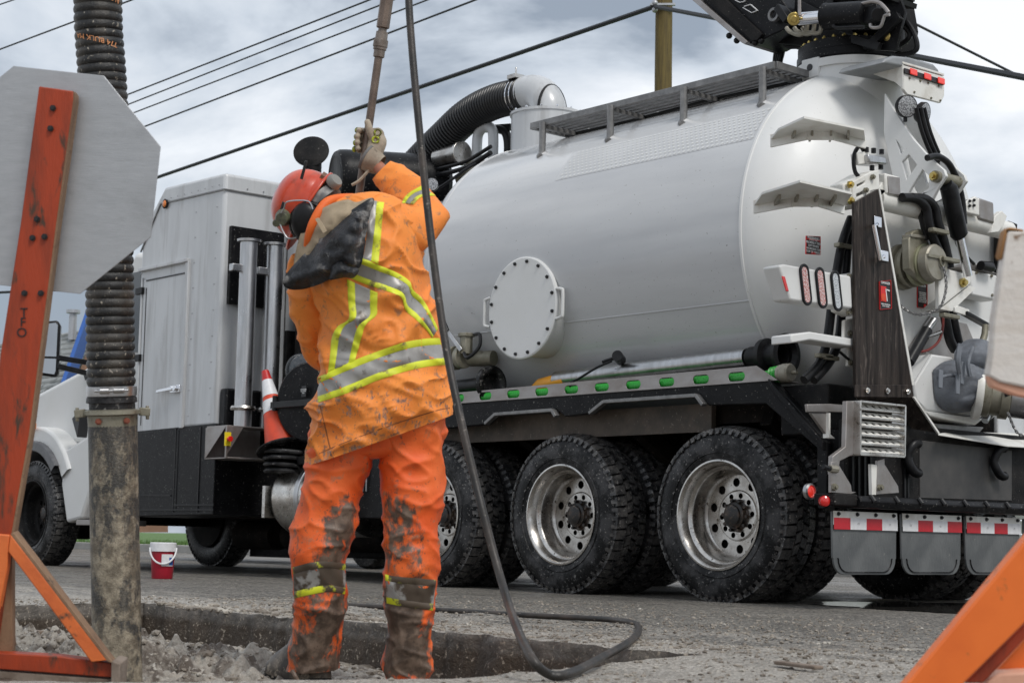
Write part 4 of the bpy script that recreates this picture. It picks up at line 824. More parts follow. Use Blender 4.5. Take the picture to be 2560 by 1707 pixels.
for x_ in (4.7, 5.6, 6.4): MB().cyl((x_, -1.2, .36), (x_+.6, -1.2, .36), .13, 16).build('added_air_tank', UNDER, T)  # added as well, to keep the view below the chassis dark
# ------------------------------------------------------------------ rear door, boom, bumper (all parts of the truck)
def bxs(l, x): return [bx(u, v, x) for u, v in l]
def sys_(l, y): return [sy(u, v, y) for u, v in l]
# pedestal and slewing ring
PX = -.09
MB().lathe([(.335, 0), (.335, -.08), (.345, -.1), (.36, -.35), (.42, -.8), (.5, -1.1)], (PX, TY, 3.39), Z, 64).build('boom_pedestal', WHITE, T, ang=30)
MB().lathe([(.34, -.01), (.35, .0), (.35, -.05), (.33, -.052)], (PX, TY, 3.385), Z, 64).build('pedestal_flange', WHITE, T, ang=30)
MB().bb((PX-.02, TY+.32, 3.27), (PX+.12, TY+.352, 3.40)).build('lifting_lug', WHITE, T, bev=.01)
MB().cyl((PX+.05, TY+.35, 3.34), (PX+.05, TY+.356, 3.34), .022, 14).build('lug_hole', INKK, T)
slo = MB().lathe([(.29, 0), (.338, .0), (.345, .01), (.345, .055), (.338, .06), (.338, .12), (.30, .125), (.2, .125)], (PX, TY, 3.39), Z, 64).build('slewing_ring', BLACK, T, ang=30)
bolts(slo, [V((PX+.315*math.cos(a), TY+.315*math.sin(a), 3.515)) for a in [2*pi*k/30 for k in range(30)]], Z, BRASS, 1.25)
# boom: turntable plates, column, arm, cylinder
bo = part('boom', T, (PX, TY, 3.55))
BY = TY+.12
def bp(l, y=BY): return [sy(u, v, y) for u, v in l]
for y_, th in ((TY+.22, -.025), (TY-.2, -.025)):
    MB().prism(bp([(2040, 118), (2015, 60), (1985, 30), (1990, -60), (2230, -60), (2262, 30), (2245, 100), (2238, 128)], y_), (0, th, 0), [bp([(2135, 90), (2165, 98), (2195, 90), (2200, 75), (2130, 76)], y_)] if y_ > TY else ()).build('turntable_plate', BLACK, bo, bev=.004)
MB().prism(bp([(2055, 118), (2020, 55), (2050, -60), (2215, -60), (2235, 60), (2225, 120)], TY+.1), (0, -.25, 0)).build('turntable_core', BLACKD, bo)
rib = MB()
for (a, b) in (((2000, 12), (2055, 40)), ((2060, 30), (2090, -10)), ((2105, 5), (2160, 25)), ((2180, 110), (2250, 40)), ((2100, 90), (2200, 118))):
    rib.beam(sy(*a, TY+.25), sy(*b, TY+.25), .05, .035, Y)
rib.build('turntable_rib', BLACKP, bo, bev=.003)
AY = TY+.30
ap = bp([(1700, -30), (1860, 110), (1893, 108), (1925, 90), (1972, 70), (1985, 44), (1940, -20), (1930, -60), (1700, -60)], AY)
MB().prism(ap, (0, -.30, 0)).build('boom_arm', BLACK, bo, bev=.008)
MB().prism(bp([(1722, -6), (1852, 106), (1862, 112), (1868, 104), (1738, -10)], AY+.03), (0, -.36, 0)).build('arm_flange', RAIL, bo, bev=.003)
MB().prism(bp([(1760, -10), (1880, 104), (1894, 100), (1905, 86), (1795, -20)], AY+.025), (0, -.03, 0)).build('arm_side_plate', BLACKD, bo, bev=.004)
for u, v in ((1823, 90), (1842, 102), (1888, 108), (1903, 104)): MB().sph(sy(u, v, AY), .022, 8).build('hose_fitting', BLACKP, bo)
def outline_glyph(l, wdt=.006):
    p = bp(l, AY+.006); m = MB()
    for a, b in zip(p, p[1:]): m.beam(a, b, .004, .012, Y)
    return m.build('painted_letter', INKW, bo)
outline_glyph([(1858, 20), (1880, 33), (1894, 27), (1877, 12), (1861, 17)])
outline_glyph([(1838, 1), (1850, 7), (1860, 5), (1866, -2)])
pv = sy(1940, 39, AY+.02); MB().lathe([(.028, 0), (.045, 0), (.045, .03), (.028, .03)], pv, Y, 20, True).build('pivot_bush', GREYST, bo)
MB().beam(sy(1950, 20, AY+.03), sy(1975, 55, AY+.03), .05, .09, Y).build('rod_lug', BLACKP, bo, bev=.006)
CY_ = TY+.42
MB().cyl(sy(2000, 48, CY_), sy(2068, 42, CY_), .042, 24).build('cylinder_rod', CHROME, bo)
MB().tube([sy(2062, 43, CY_), sy(2066, 42, CY_), sy(2072, 42, CY_), sy(2168, 36, CY_), sy(2170, 36, CY_)], [.062, .085, .082, .082, .07], 28).build('hydraulic_cylinder', BLACK, bo)
MB().beam(sy(2178, 18, CY_), sy(2180, 56, CY_), .12, .06, Y).cyl(sy(2195, 36, CY_+.06), sy(2195, 36, CY_-.1), .04, 16).build('cylinder_clevis', BLACKP, bo, bev=.006)
MB().cyl(sy(1985, 48, CY_+.06), sy(1985, 48, CY_-.02), .042, 16).cyl(sy(1985, 48, CY_+.08), sy(1985, 48, CY_+.05), .022, 12).build('brass_pin', BRASS, bo, bev=.004)
def hose(name, l, r, mat, par, plane, n=8, seg=8):
    return MB().tube(spline([plane(*p) for p in l], n), r, seg).build(name, mat, par)
P_c = lambda u, v: sy(u, v, CY_+.05)
hose('hydraulic_pipe', [(2176, 60), (2178, 68), (2190, 70), (2202, 66), (2208, 50), (2212, 40), (2224, 37)], .010, RAIL, bo, P_c)
hose('hydraulic_pipe', [(1999, 40), (1999, 20), (1999, -10)], .011, RAIL, bo, P_c)
hose('hydraulic_pipe', [(2150, 14), (2160, 9), (2180, 5), (2198, 8), (2212, 20), (2222, 33)], .012, RAIL, bo, P_c)
hose('hydraulic_pipe', [(2084, 64), (2092, 70), (2110, 70), (2160, 68)], .012, BLACKP, bo, P_c)
for k in range(3):
    l = [(1966+k*20, 70-k*0), (1975+k*20, 80), (2000+k*20, 88-k*2), (2015+k*18, 78), (2018+k*18, 60)]
    hose('pale_hose_loop', l, .014, OLIVEL, bo, lambda u, v: sy(u, v, TY+.36))
for l, r in (([(2224, 36), (2250, 58), (2272, 80), (2273, 95), (2255, 110), (2238, 118)], .016), ([(2230, 30), (2262, 50), (2285, 85), (2293, 118), (2280, 132), (2245, 138)], .016), ([(2226, 24), (2240, 18), (2246, 26), (2236, 34)], .012), ([(1960, 108), (1970, 116), (1990, 117), (2030, 113)], .017)):
    hose('hydraulic_hose', l, r, BLACKP, bo, lambda u, v: sy(u, v, TY+.1))
for k in range(4): hose('hydraulic_hose', [(1946+k*5, 112), (1940+k*5, 135), (1938+k*4, 160), (1942+k*4, 195)], .018, BLACKP, bo, lambda u, v: sy(u, v, TY-.0))
MB().cyl(sy(1905, 92, TY+.1), sy(1945, 92, TY+.1), .05, 18).cyl(sy(1945, 92, TY+.1), sy(1955, 92, TY+.1), .075, 18).build('swing_motor', BLACKP, bo)
MB().cyl(sy(1905, 92, TY+.1), sy(1925, 92, TY+.1), .052, 18).build('motor_sleeve', CHROME, bo)
MB().prism(bp([(1945, 80), (1945, 110), (2040, 116), (2035, 85)], TY+.16), (0, -.2, 0)).build('motor_mount', BLACKD, bo, bev=.006)
bv = sy(2222, 94, TY+.2); MB().tube(spline([bv+V((.05, 0, -.06)), bv+V((.03, 0, .03)), bv+V((-.05, 0, .07)), bv+V((-.07, 0, .02)), bv+V((.0, 0, -.06))], 6), .016, 8).sph(bv, .035, 10).build('brass_drain', BRASS, bo)
MB().cyl(sy(2242, 60, TY), sy(2242, 112, TY), .05, 18).cyl(sy(2242, 58, TY), sy(2242, 63, TY), .062, 18).build('reservoir', BLACKP, bo)
MB().beam(sy(2100, 2, TY+.2), sy(2255, 4, TY+.2), .3, .03).beam(sy(2250, 8, TY), sy(2275, -4, TY), .1, .02).build('top_plate', BLACKP, bo)
# sign box with red lights at the back of the pedestal
sb = part('light_box', T, bx(2310, 215, -.72)); sxx = -.74
bxo = MB().prism(bxs([(2257, 163), (2361, 192), (2361, 240), (2352, 258), (2268, 236), (2258, 222)], sxx), (.02, 0, 0)).build('box_face', CREAM, sb, bev=.004)
MB().prism(bxs([(2257, 160), (2361, 190), (2361, 184), (2257, 154)], sxx-.004), (.3, 0, 0)).build('box_top', CREAM, sb, bev=.003)
tp0 = bxs([(2212, 150), (2240, 141), (2300, 146), (2345, 165), (2351, 178)], sxx)
MB().prism([bx(2206, 158, sxx), bx(2216, 146, sxx), bx(2235, 139, sxx), bx(2275, 143, sxx), bx(2335, 160, sxx), bx(2346, 172, sxx), bx(2352, 184, sxx)], (.34, 0, 0)).build('box_hood', M('grey_hood', (.27, .28, .29), .4, c2=(.2, .21, .22), n1=(8, .4, .7)), sb, bev=.03, seg=3)
MB().prism([bx(2160, 178, sxx+.3), bx(2256, 160, sxx), bx(2257, 222, sxx), bx(2236, 205, sxx+.06)], (.0, -.012, 0)).build('box_side', CREAM, sb)
MB().prism(bxs([(2262, 170), (2360, 200), (2360, 214), (2262, 183)], sxx-.012), (.01, 0, 0)).build('light_bar', INKK, sb, bev=.003)
for u, v in ((2283, 181), (2318, 192), (2352, 203)):
    c_ = bx(u, v, sxx-.014); MB().bb((c_.x-.008, c_.y-.034, c_.z-.019), (c_.x, c_.y+.034, c_.z+.019)).build('red_light', REDLIT, sb, bev=.004)
bolts(sb, bxs([(2273, 196), (2300, 203), (2320, 208), (2346, 216), (2285, 231), (2327, 246), (2350, 252)], sxx), -X, OLIVE, .7)
worklamp(T, bx(2269, 266, -.78), (-.9, .42, -.2), .062); worklamp(T, bx(2314, 284, -.82), (-.95, -.15, -.2), .062)
# gusset plates with cut-outs reaching back to the door lift pivot
gpl = [(2211, 232), (2209, 330), (2222, 400), (2236, 460), (2262, 505), (2326, 508), (2345, 470), (2365, 440), (2360, 425), (2322, 392), (2285, 350), (2255, 305), (2232, 270)]
gh = [[(2241, 352), (2260, 377), (2251, 385)], [(2272, 386), (2292, 412), (2266, 450), (2254, 405)], [(2306, 424), (2322, 440), (2322, 470), (2292, 492), (2270, 492), (2272, 478)]]
for y_ in (TY+.34, TY+.14):
    dy = y_-(TY+.34)
    MB().prism([p+V((0, dy, 0)) for p in sys_(gpl, TY+.34)], (0, -.025, 0), [[p+V((0, dy, 0)) for p in sys_(h, TY+.34)] for h in gh]).build('gusset_plate', WHITE, T, bev=.004)
pvt = sy(2344, 443, TY+.34)
MB().cyl(pvt+V((0, .03, 0)), pvt+V((0, -.22, 0)), .035, 16).build('pivot_pin', OLIVE, T); bolts(T, [pvt+V((0, .03, 0))], Y, BRASS, 2.4)
# the two folded steps on the dome
def folded_step(zc, l, base):
    p = [gz(u, v, zc) for u, v in l]; inn = [gz(u, v, zc) for u, v in base]
    s_ = part('dome_step', T, p[1]); m = MB()
    for a, b in zip(p, p[1:]): m.beam(a, b, .012, .075)
    m.build('step_rim', CREAM, s_, bev=.003)
    m = MB().prism([q_+V((0, 0, .02)) for q_ in p+inn], (0, 0, -.012)); m.build('step_tread', CREAM, s_)
    m = MB()
    for t in (.2, .4, .62, .82):
        a = p[0].lerp(p[-1], t); b = inn[-1].lerp(inn[0], t); m.beam(a.lerp(b, .25)+V((0, 0, .0)), b, .012, .03)
    m.build('step_rib', OLIVEL, s_)
folded_step(2.62, [(1927, 353), (2018, 334), (2082, 334), (2163, 356)], [(2160, 330), (2010, 300), (1945, 330)])
folded_step(2.19, [(1885, 518), (1980, 500), (2045, 500), (2110, 520)], [(2130, 490), (2000, 460), (1905, 490)])
# rear door: flat white plate, top beam, hinge blocks
XD = -.72
MB().prism(bxs([(2205, 500), (2495, 570), (2497, 800), (2494, 1010), (2230, 1010), (2195, 900)], XD), (.05, 0, 0)).build('door_plate', WHITE, T, bev=.006)
MB().cyl(bx(2190, 498, -.86), bx(2520, 578, -.86), .058, 24).build('top_beam', CREAM, T)
def blk(name, l, x0, th, mat=CREAM, bev=.008, holes=()): return MB().prism(bxs(l, x0), (th, 0, 0), [bxs(h, x0) for h in holes]).build(name, mat, T, bev=bev)
hb = blk('hinge_block', [(2131, 455), (2134, 513), (2150, 520), (2185, 500), (2200, 470), (2198, 425), (2180, 428)], -.93, .16, CREAM, .008, [[(2143, 462), (2163, 452), (2163, 458), (2143, 468)], [(2142, 486), (2162, 476), (2162, 484), (2142, 494)]])
bolts(hb, bxs([(2123, 462), (2124, 502)], -.935), -X, BRASS, 2.); bolts(hb, bxs([(2163, 476), (2180, 443)], -.935), -X, OLIVE, 1.5)
blk('hinge_plate', [(2108, 460), (2113, 510), (2134, 514), (2131, 452)], -.92, .03)
blk('hinge_ear', [(2196, 470), (2205, 515), (2225, 500), (2232, 470), (2225, 452), (2210, 450)], -.90, .05, CREAM, .006)
blk('latch_housing', [(2213, 432), (2250, 442), (2253, 492), (2215, 484)], -.92, .18, GREYST if False else CREAM, .01)
blk('latch_face', [(2220, 440), (2250, 444), (2252, 490), (2222, 484)], -.926, .006, RAIL, .003)
blk('hinge_block', [(2408, 510), (2440, 490), (2448, 497), (2450, 540), (2410, 530)], -.95, .03); bolts(T, bxs([(2423, 503), (2434, 501), (2423, 515), (2434, 514)], -.955), -X, INKK, .9)
blk('latch_housing', [(2446, 493), (2485, 506), (2487, 560), (2448, 548)], -.93, .2, RAIL, .012)
ear = blk('hinge_ear', [(2488, 540), (2505, 527), (2518, 540), (2510, 562), (2497, 580), (2478, 582)], -.92, .04, CREAM, .004, [circ(bx(2500, 543, -.92), .022, Y, Z, 12)] if False else ())
blk('end_plate', [(2500, 565), (2525, 552), (2545, 560), (2530, 700), (2500, 700)], -.8, .05, BLACKD)
# camera box with cable
vbx = part('camera_box', T, bx(2190, 400, -.9))
MB().prism(bxs([(2170, 385), (2216, 393), (2218, 412), (2174, 408)], -.93), (.1, 0, 0)).build('camera_body', STEEL, vbx, bev=.01)
MB().prism(bxs([(2143, 382), (2172, 378), (2174, 408), (2147, 412)], -.90), (.05, 0, 0)).build('camera_mount', CREAM, vbx, bev=.006)
for u, v in ((2166, 375), (2184, 377), (2204, 380), (2180, 420), (2202, 418)): MB().cyl(bx(u, v-6, -.9), bx(u, v+6, -.9), .014, 8).build('cable_gland', BLACKP, vbx)
hose('camera_cable', [(2160, 378), (2150, 366), (2138, 380), (2134, 405), (2138, 430), (2147, 442)], .012, BLACKP, T, lambda u, v: bx(u, v, -.88))
# tall dirty deflector plate, folded at the foot
MB().prism(bxs([(2136, 507), (2196, 473), (2280, 963), (2139, 967)], -.985), (.02, 0, 0)).build('deflector_plate', DIRTST, T, bev=.003)
MB().prism(bxs([(2197, 472), (2201, 474), (2286, 962), (2281, 963)], -.99), (.09, 0, 0)).build('plate_edge', CREAM, T)
MB().prism(bxs([(2136, 505), (2196, 472), (2212, 476), (2200, 486), (2150, 512)], -.94), (.0, 0, -.01)).build('plate_top', DIRTST, T)
fo = MB().prism(bxs([(2139, 962), (2281, 962), (2285, 994), (2139, 992)], -1.0), (.012, 0, 0)).build('plate_foot', DIRTST, T, bev=.003)
bolts(fo, bxs([(2165, 976), (2215, 977), (2266, 979)], -1.0), -X, ALU, 1.6)
MB().add([bx(2139, 992, -1.0), bx(2285, 994, -1.0), bx(2345, 1082, -1.02), bx(2240, 1065, -.86), bx(2160, 1020, -.86)], [(0, 1, 2, 3, 4)]).build('plate_skirt', DIRTST, T)
MB().beam(bx(2284, 992, -1.005), bx(2346, 1083, -1.025), .012, .012).build('skirt_edge', CREAM, T)
# grab handle on the plate
gh_ = [bx(2192, 562, -.99), bx(2184, 565, -1.04), bx(2200, 648, -1.04), bx(2209, 642, -.99)]
MB().tube(gh_, .014, 10).build('grab_handle', CHROME, T); 
for u, v in ((2193, 555), (2210, 640)): c_ = bx(u, v, -.988); MB().bb((c_.x-.006, c_.y-.035, c_.z-.03), (c_.x, c_.y+.03, c_.z+.03)).build('handle_foot', CHROME, T, bev=.003)
# decals
def decal(l, x_, par, lines, size, yoff=(0.,), col=INKK):
    p = bxs(l, x_); o = MB().prism(p, (.003, 0, 0)).build('warning_decal', INKK, par)
    c_ = sum(p, V((0, 0, 0)))/4; W_ = (p[1]-p[0]).length; H_ = (p[0]-p[3]).length
    b_ = MB(); e_ = .004
    for a, b in zip(p, p[1:]+p[:1]): b_.beam(a+V((-.001, 0, 0)), b+V((-.001, 0, 0)), .002, .007, X)
    b_.build('decal_border', INKR, o); return o, c_, W_, H_
o_, c_, W_, H_ = decal([(2015, 590), (2050, 592), (2050, 637), (2014, 635)], XD+.126 if False else -.60, T, 0, 0)
text('WARNING', .022, c_+V((-.004, 0, H_*.38)), -Y, Z, INKW, o_); text('MUST BE\nPROPERLY TIED\nOFF WHEN\nWORKING ON\nTOP OF TRUCK', .0185, c_+V((-.004, 0, -.005)), -Y, Z, INKW, o_)
MB().beam(c_+V((-.003, W_*.45, H_*.3)), c_+V((-.003, -W_*.45, H_*.3)), .003, .006).beam(c_+V((-.003, .02, -H_*.43)), c_+V((-.003, -.02, -H_*.43)), .003, .012).build('decal_rule', INKR, o_)
o_, c_, W_, H_ = decal([(2198, 704), (2226, 701), (2228, 771), (2199, 774)], -.9885, T, 0, 0)
text('DANGER', .020, c_+V((-.004, 0, H_*.42)), -Y, Z, INKW, o_); text('HIGH PRESSURE\nSTAY CLEAR', .0115, c_+V((-.004, 0, -H_*.38)), -Y, Z, INKW, o_)
MB().bb((c_.x-.004, c_.y-W_*.05, c_.z-H_*.25), (c_.x-.002, c_.y+W_*.42, c_.z+H_*.3)).build('decal_panel', INKR, o_)
MB().beam(c_+V((-.004, 0, H_*.2)), c_+V((-.004, -W_*.35, H_*.17)), .003, .007).beam(c_+V((-.004, -.0, H_*.22)), c_+V((-.004, -W_*.12, -H_*.22)), .003, .007).build('decal_figure', INKW, o_)
MB().cyl(c_+V((-.003, W_*.2, -H_*.1)), c_+V((-.006, W_*.2, -H_*.1)), .022, 16).build('decal_wheel', CONEO, o_)
o_, c_, W_, H_ = decal([(2293, 707), (2317, 712), (2317, 771), (2293, 768)], XD-.004, T, 0, 0)
text('DANGER', .017, c_+V((-.004, 0, H_*.4)), -Y, Z, INKW, o_); text('PINCH POINT\nKEEP HANDS\nAND TOOLS\nAWAY FROM\nMOVING DOOR\nAND LATCHES', .0115, c_+V((-.004, 0, -.01)), -Y, Z, INKW, o_)
MB().cyl(c_+V((-.002, -W_*.25, -H_*.4)), c_+V((-.004, -W_*.25, -H_*.4)), .012, 10).build('decal_dot', INKR, o_)
# tail lamp arm with three oval lamps
ta = part('tail_lamp_arm', T, bx(2040, 715, -1.0)); xt = -.97
p = bxs([(1948, 664), (1962, 660), (2128, 690), (2132, 772), (1984, 752), (1975, 750)], xt)
MB().prism(p, (.12, 0, 0)).build('arm_box', WHITE, ta, bev=.012, seg=3)
yv = -Y
def oval(c, hl, hw, tilt, e_=0):
    c = V(c); a = V((0, -math.sin(tilt), -math.cos(tilt))); b = V((0, -math.cos(tilt), math.sin(tilt))); return slot(c, hw, hl, b, a, 8)
for u, lens in ((2012, CLEAR), (2051, CLEAR), (2089, CLEARW)):
    c_ = bx(u, 712+(u-2012)*.2, xt-.002); o_ = MB().prism(oval(c_, .112, .037, .17), (-.012, 0, 0), [oval(c_, .096, .024, .17)]).build('lamp_gasket', BLACKP, ta, bev=.003)
    MB().prism(oval(c_+V((-.0, 0, 0)), .097, .0245, .17), (-.009, 0, 0)).build('tail_lamp', lens, o_, bev=.002)
c_ = bx(1963, 706, xt+.03); MB().prism(bxs([(1955, 690), (1963, 691), (1973, 728), (1966, 728)], xt-.004), (.006, .0, 0)).build('side_marker', REDL, ta, bev=.006)
blk('arm_bracket', [(2110, 690), (2140, 680), (2140, 790), (2112, 776)], -.93, .1, CREAM); bolts(T, bxs([(2120, 690), (2133, 683), (2118, 782), (2130, 780)], -.94), -X, OLIVE, 1.2)
# lower white step arm
la = [(1978, 838), (2026, 829), (2140, 848), (2140, 866), (2024, 846), (1978, 856)]
MB().prism([bx(u, v, -.95) for u, v in [(1978, 836), (2026, 829), (2142, 848), (2142, 868), (2026, 850), (1978, 858)]], (.14, 0, 0)).build('step_arm', WHITE, T, bev=.008)
blk('step_arm_plate', [(2110, 800), (2140, 795), (2140, 920), (2118, 915), (2122, 870), (2108, 868)], -.90, .02, CREAM); bolts(T, bxs([(2123, 833), (2124, 906)], -.9), -X, OLIVE, 1.5)
MB().tube([bx(2100, 880, -.9), bx(2135, 910, -.9)], .008, 6).build('step_stay', BLACKP, T)
# cables running down the dome
for d_ in (0, 26):
    hose('hydraulic_hose', [(2128+d_*.2, 545), (2108+d_*.5, 600), (2095+d_*.8, 660), (2080+d_*1., 760), (2068+d_*1.1, 850), (2050+d_*.9, 905), (2010+d_*.9, 950)], .026, BLACKP, T, lambda u, v: bx(u, v, -.80), 8, 10)
for u, v in ((2108, 615), (2075, 895), (2060, 890)): c_ = bx(u, v, -.82); MB().bb((c_.x-.02, c_.y-.06, c_.z-.012), (c_.x+.02, c_.y+.06, c_.z+.012)).build('hose_strap', OLIVE, T, bev=.004)
for d_, r in ((0, .013), (10, .018), (20, .014)):
    hose('hydraulic_hose', [(2290+d_, 270), (2305+d_, 330), (2330+d_, 390), (2358+d_*.8, 430), (2385+d_*.6, 480), (2395+d_*.5, 540)], r, (BLACKP, BLACKP, GREYST)[d_//12], T, lambda u, v: bx(u, v, -.84), 8, 10)
hose('hydraulic_hose', [(2318, 395), (2345, 392), (2372, 410), (2392, 450), (2405, 500), (2410, 560)], .02, BLACKP, T, lambda u, v: bx(u, v, -.97), 8, 10)
for d_ in (0, 24):
    hose('hydraulic_hose', [(2255+d_, 494), (2290+d_, 498), (2315+d_*.9, 520), (2322+d_, 560), (2335+d_, 600), (2352+d_*.7, 640), (2362+d_*.5, 670)], .027, BLACKP, T, lambda u, v: bx(u, v, -.95), 8, 10)
    hose('hydraulic_hose', [(2360+d_*.8, 775), (2366+d_*.8, 810), (2375+d_*.8, 850), (2388+d_*.6, 875)], .030, BLACKP, T, lambda u, v: bx(u, v, -.86), 8, 10)
for u, v in ((2345, 578), (2372, 650), (2372, 790)): c_ = bx(u, v, -.99); MB().bb((c_.x-.02, c_.y-.085, c_.z-.012), (c_.x+.02, c_.y+.07, c_.z+.012)).build('hose_strap', OLIVE, T, bev=.004)
MB().tube([bx(2300, 520, -.9), bx(2318, 600, -.9)], .022, 8).build('rubber_grip', BLACKP, T)
MB().beam(bx(2318, 590, -.9), bx(2340, 650, -.9), .05, .02, X).build('valve_handle', STEEL, T)
# lift cylinder and its rod
MB().tube([bx(2364, 462, -.98), bx(2372, 470, -.98), bx(2398, 588, -.98), bx(2400, 592, -.98)], [.042, .052, .052, .042], 22).build('lift_cylinder', BLACKP, T)
MB().cyl(bx(2397, 585, -.98), bx(2420, 690, -.98), .027, 18).build('lift_rod', CHROME, T)
# pivot bracket below
blk('pivot_bracket', [(2346, 667), (2360, 670), (2424, 688), (2428, 700), (2424, 712), (2348, 772)], -.93, .03, CREAM, .006)
blk('pivot_bracket', [(2372, 680), (2440, 690), (2452, 702), (2448, 720), (2380, 775)], -.80, .03, CREAM, .006)
MB().prism(bxs([(2350, 772), (2424, 714), (2440, 720), (2380, 778)], -.92), (.14, 0, 0)).build('pivot_web', CREAM, T)
bolts(T, [bx(2404, 707, -.93)], -X, BRASS, 2.6)
# control box
blk('control_box', [(2424, 674), (2494, 688), (2493, 752), (2430, 738)], -.86, .12, WHITE, .012); bolts(T, bxs([(2440, 682), (2478, 690), (2480, 738)], -.862), -X, OLIVE, .9)
blk('control_box_lid', [(2400, 668), (2430, 656), (2494, 684), (2424, 674)], -.86, .1, RAIL, .004)
MB().tube([bx(2452, 664, -.9), bx(2475, 668, -.9), bx(2482, 672, -.9)], [.03, .035, .02], 10).build('control_plug', BLACKP, T)
hose('control_cable', [(2388, 590), (2395, 615), (2415, 640), (2435, 660)], .01, BLACKP, T, lambda u, v: bx(u, v, -.9))
# slotted bar
blk('slot_lever', [(2388, 768), (2396, 764), (2424, 774), (2424, 784), (2414, 788), (2388, 780)], -.98, .015, CREAM, .003)
MB().beam(bx(2410, 782, -.97), bx(2492, 828, -.97), .02, .05, X).build('lever_bar', BLACKP, T, bev=.003)
# upper discharge valve with cap and chain
ud = part('discharge_valve', T, bx(2300, 640, -.9))
c0, c1 = bx(2262, 665, XD), bx(2262, 665, -1.2)
vc = bx(2252, 668, XD); ax = -X
MB().lathe([(0.000, 0.000), (0.135, 0.000), (0.135, 0.031), (0.115, 0.037), (0.115, 0.062), (0.127, 0.065), (0.127, 0.087), (0.098, 0.093)], vc, ax, 40).build('valve_flange', OLIVE, ud, ang=30)
MB().prism(bxs([(2255, 675), (2253, 600), (2262, 582), (2280, 575), (2305, 580), (2312, 600), (2315, 690), (2285, 705)], -.84), (-.055, 0, 0)).build('gate_housing', OLIVE, ud, bev=.008)
MB().prism(bxs([(2254, 588), (2316, 596), (2316, 604), (2254, 596)], -.835), (-.07, 0, 0)).build('gate_band', OLIVEL, ud, bev=.004)
MB().lathe([(0.115, 0.105), (0.123, 0.112), (0.123, 0.136), (0.098, 0.143), (0.098, 0.161), (0.119, 0.164), (0.119, 0.186), (0.094, 0.192)], vc, ax, 40).build('valve_neck', M('brass_green', (.30, .30, .2), .5, .4, c2=(.2, .19, .12), n1=(9, .4, .7)), ud, ang=30)
MB().lathe([(0.097, 0.161), (0.100, 0.192), (0.108, 0.195), (0.108, 0.248), (0.098, 0.257), (0.000, 0.259)], vc, ax, 40).build('valve_cap', OLIVEL, ud, ang=30)
ft_ = vc+ax*.26
MB().beam(ft_+V((0, .1, .03)), ft_+V((0, -.02, .03)), .02, .018).tube([ft_+V((-.01, -.03+.022*math.cos(a), .01+.03*math.sin(a))) for a in np.linspace(0, 2*pi, 14)], .006, 6).build('cap_latch', OLIVE, ud)
def chain(name, pts, par, r=.0045, ln=.022):
    p = spline(pts, 14); cu = [0]
    for a, b in zip(p, p[1:]): cu.append(cu[-1]+(b-a).length)
    m = MB(); n = int(cu[-1]/(ln*.72))
    for k in range(n):
        a = along(p, cu, k*ln*.72); b = along(p, cu, min(cu[-1], k*ln*.72+ln)); d = (b-a).normalized(); s_ = frame(d)[k % 2]; c = (a+b)/2
        m.tube([c+d*(ln/2*math.cos(t))+s_*(ln*.28*math.sin(t)) for t in np.linspace(0, 2*pi, 9)], r, 5, False)
    return m.build(name, GREYST, par)
chain('chain', [ft_+V((-.012, -.035, -.02)), ft_+V((-.02, -.05, -.14)), ft_+V((-.0, -.0, -.27)), ft_+V((.1, .09, -.30)), ft_+V((.22, .14, -.2)), ft_+V((.28, .13, -.08))], ud)
# lower discharge housing, canvas covered pump and capped outlet
blk('discharge_housing', [(2286, 958), (2330, 885), (2380, 892), (2460, 985), (2464, 1022), (2455, 1044), (2316, 1026), (2290, 1000)], -.93, .2, WHITE, .012)
blk('housing_lip', [(2310, 1026), (2460, 1046), (2440, 1062), (2326, 1040)], -.95, .2, CREAM, .008)
MB().prism([bx(2286, 958, -.94), bx(2330, 886, -.94), bx(2318, 880, -.74), bx(2284, 940, -.74)], (0, .01, 0)).build('housing_side', WHITE, T)
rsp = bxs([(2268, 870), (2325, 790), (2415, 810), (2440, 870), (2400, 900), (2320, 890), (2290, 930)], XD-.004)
MB().prism(rsp, (-.006, 0, 0)).build('recess_shade_plate', RAIL, T)  # grey sheet that paints the shade of the recess on the door
MB().tube([bx(2272, 905, -.9), bx(2318, 825, -.9)], .033, 16).build('latch_cylinder', BLACKP, T)
MB().tube([bx(2312, 835, -.9), bx(2335, 800, -.9)], .022, 12).build('latch_rod', STEEL, T)
hose('red_hose', [(2292, 880), (2320, 875), (2345, 855), (2356, 825), (2358, 790)], .008, M('red_hose_rubber', (.16, .02, .015), .5), T, lambda u, v: bx(u, v, -.92))
hose('hose_fittings', [(2316, 842), (2332, 838), (2352, 830)], .012, ALU, T, lambda u, v: bx(u, v, -.92))
cv = part('covered_pump', T, bx(2400, 950, -1.0))
def cloth_blob(name, l, x0, th, amp, mat, par, seed):
    out = bxs(l, x0); c_ = sum(out, V((0, 0, 0)))/len(out); o2 = spline(out+[out[0]], 5)[:-1]; n = len(o2); m = MB(); rows = []
    for k in range(11):
        t = k/10; s_ = math.sqrt(max(0, 1-t**2.6))if t < 1 else .0
        row = []
        for i, q_ in enumerate(o2+[o2[0]]):
            p_ = c_+(q_-c_)*max(s_, .02)+V((-th*t, 0, 0)); nn = noise.noise((p_.y*9+seed, p_.z*9, p_.x*5)); w_ = 1-abs(noise.noise((p_.y*5+seed, p_.z*13, 3)))
            row.append(p_+V((-amp*nn*t-amp*1.4*w_**4*t, 0, 0))+(q_-c_).normalized()*amp*.6*nn)
        rows.append(row)
    m.grid(rows); m.add(rows[0][:-1], [tuple(range(n))]); return m.build(name, mat, par, ang=70)
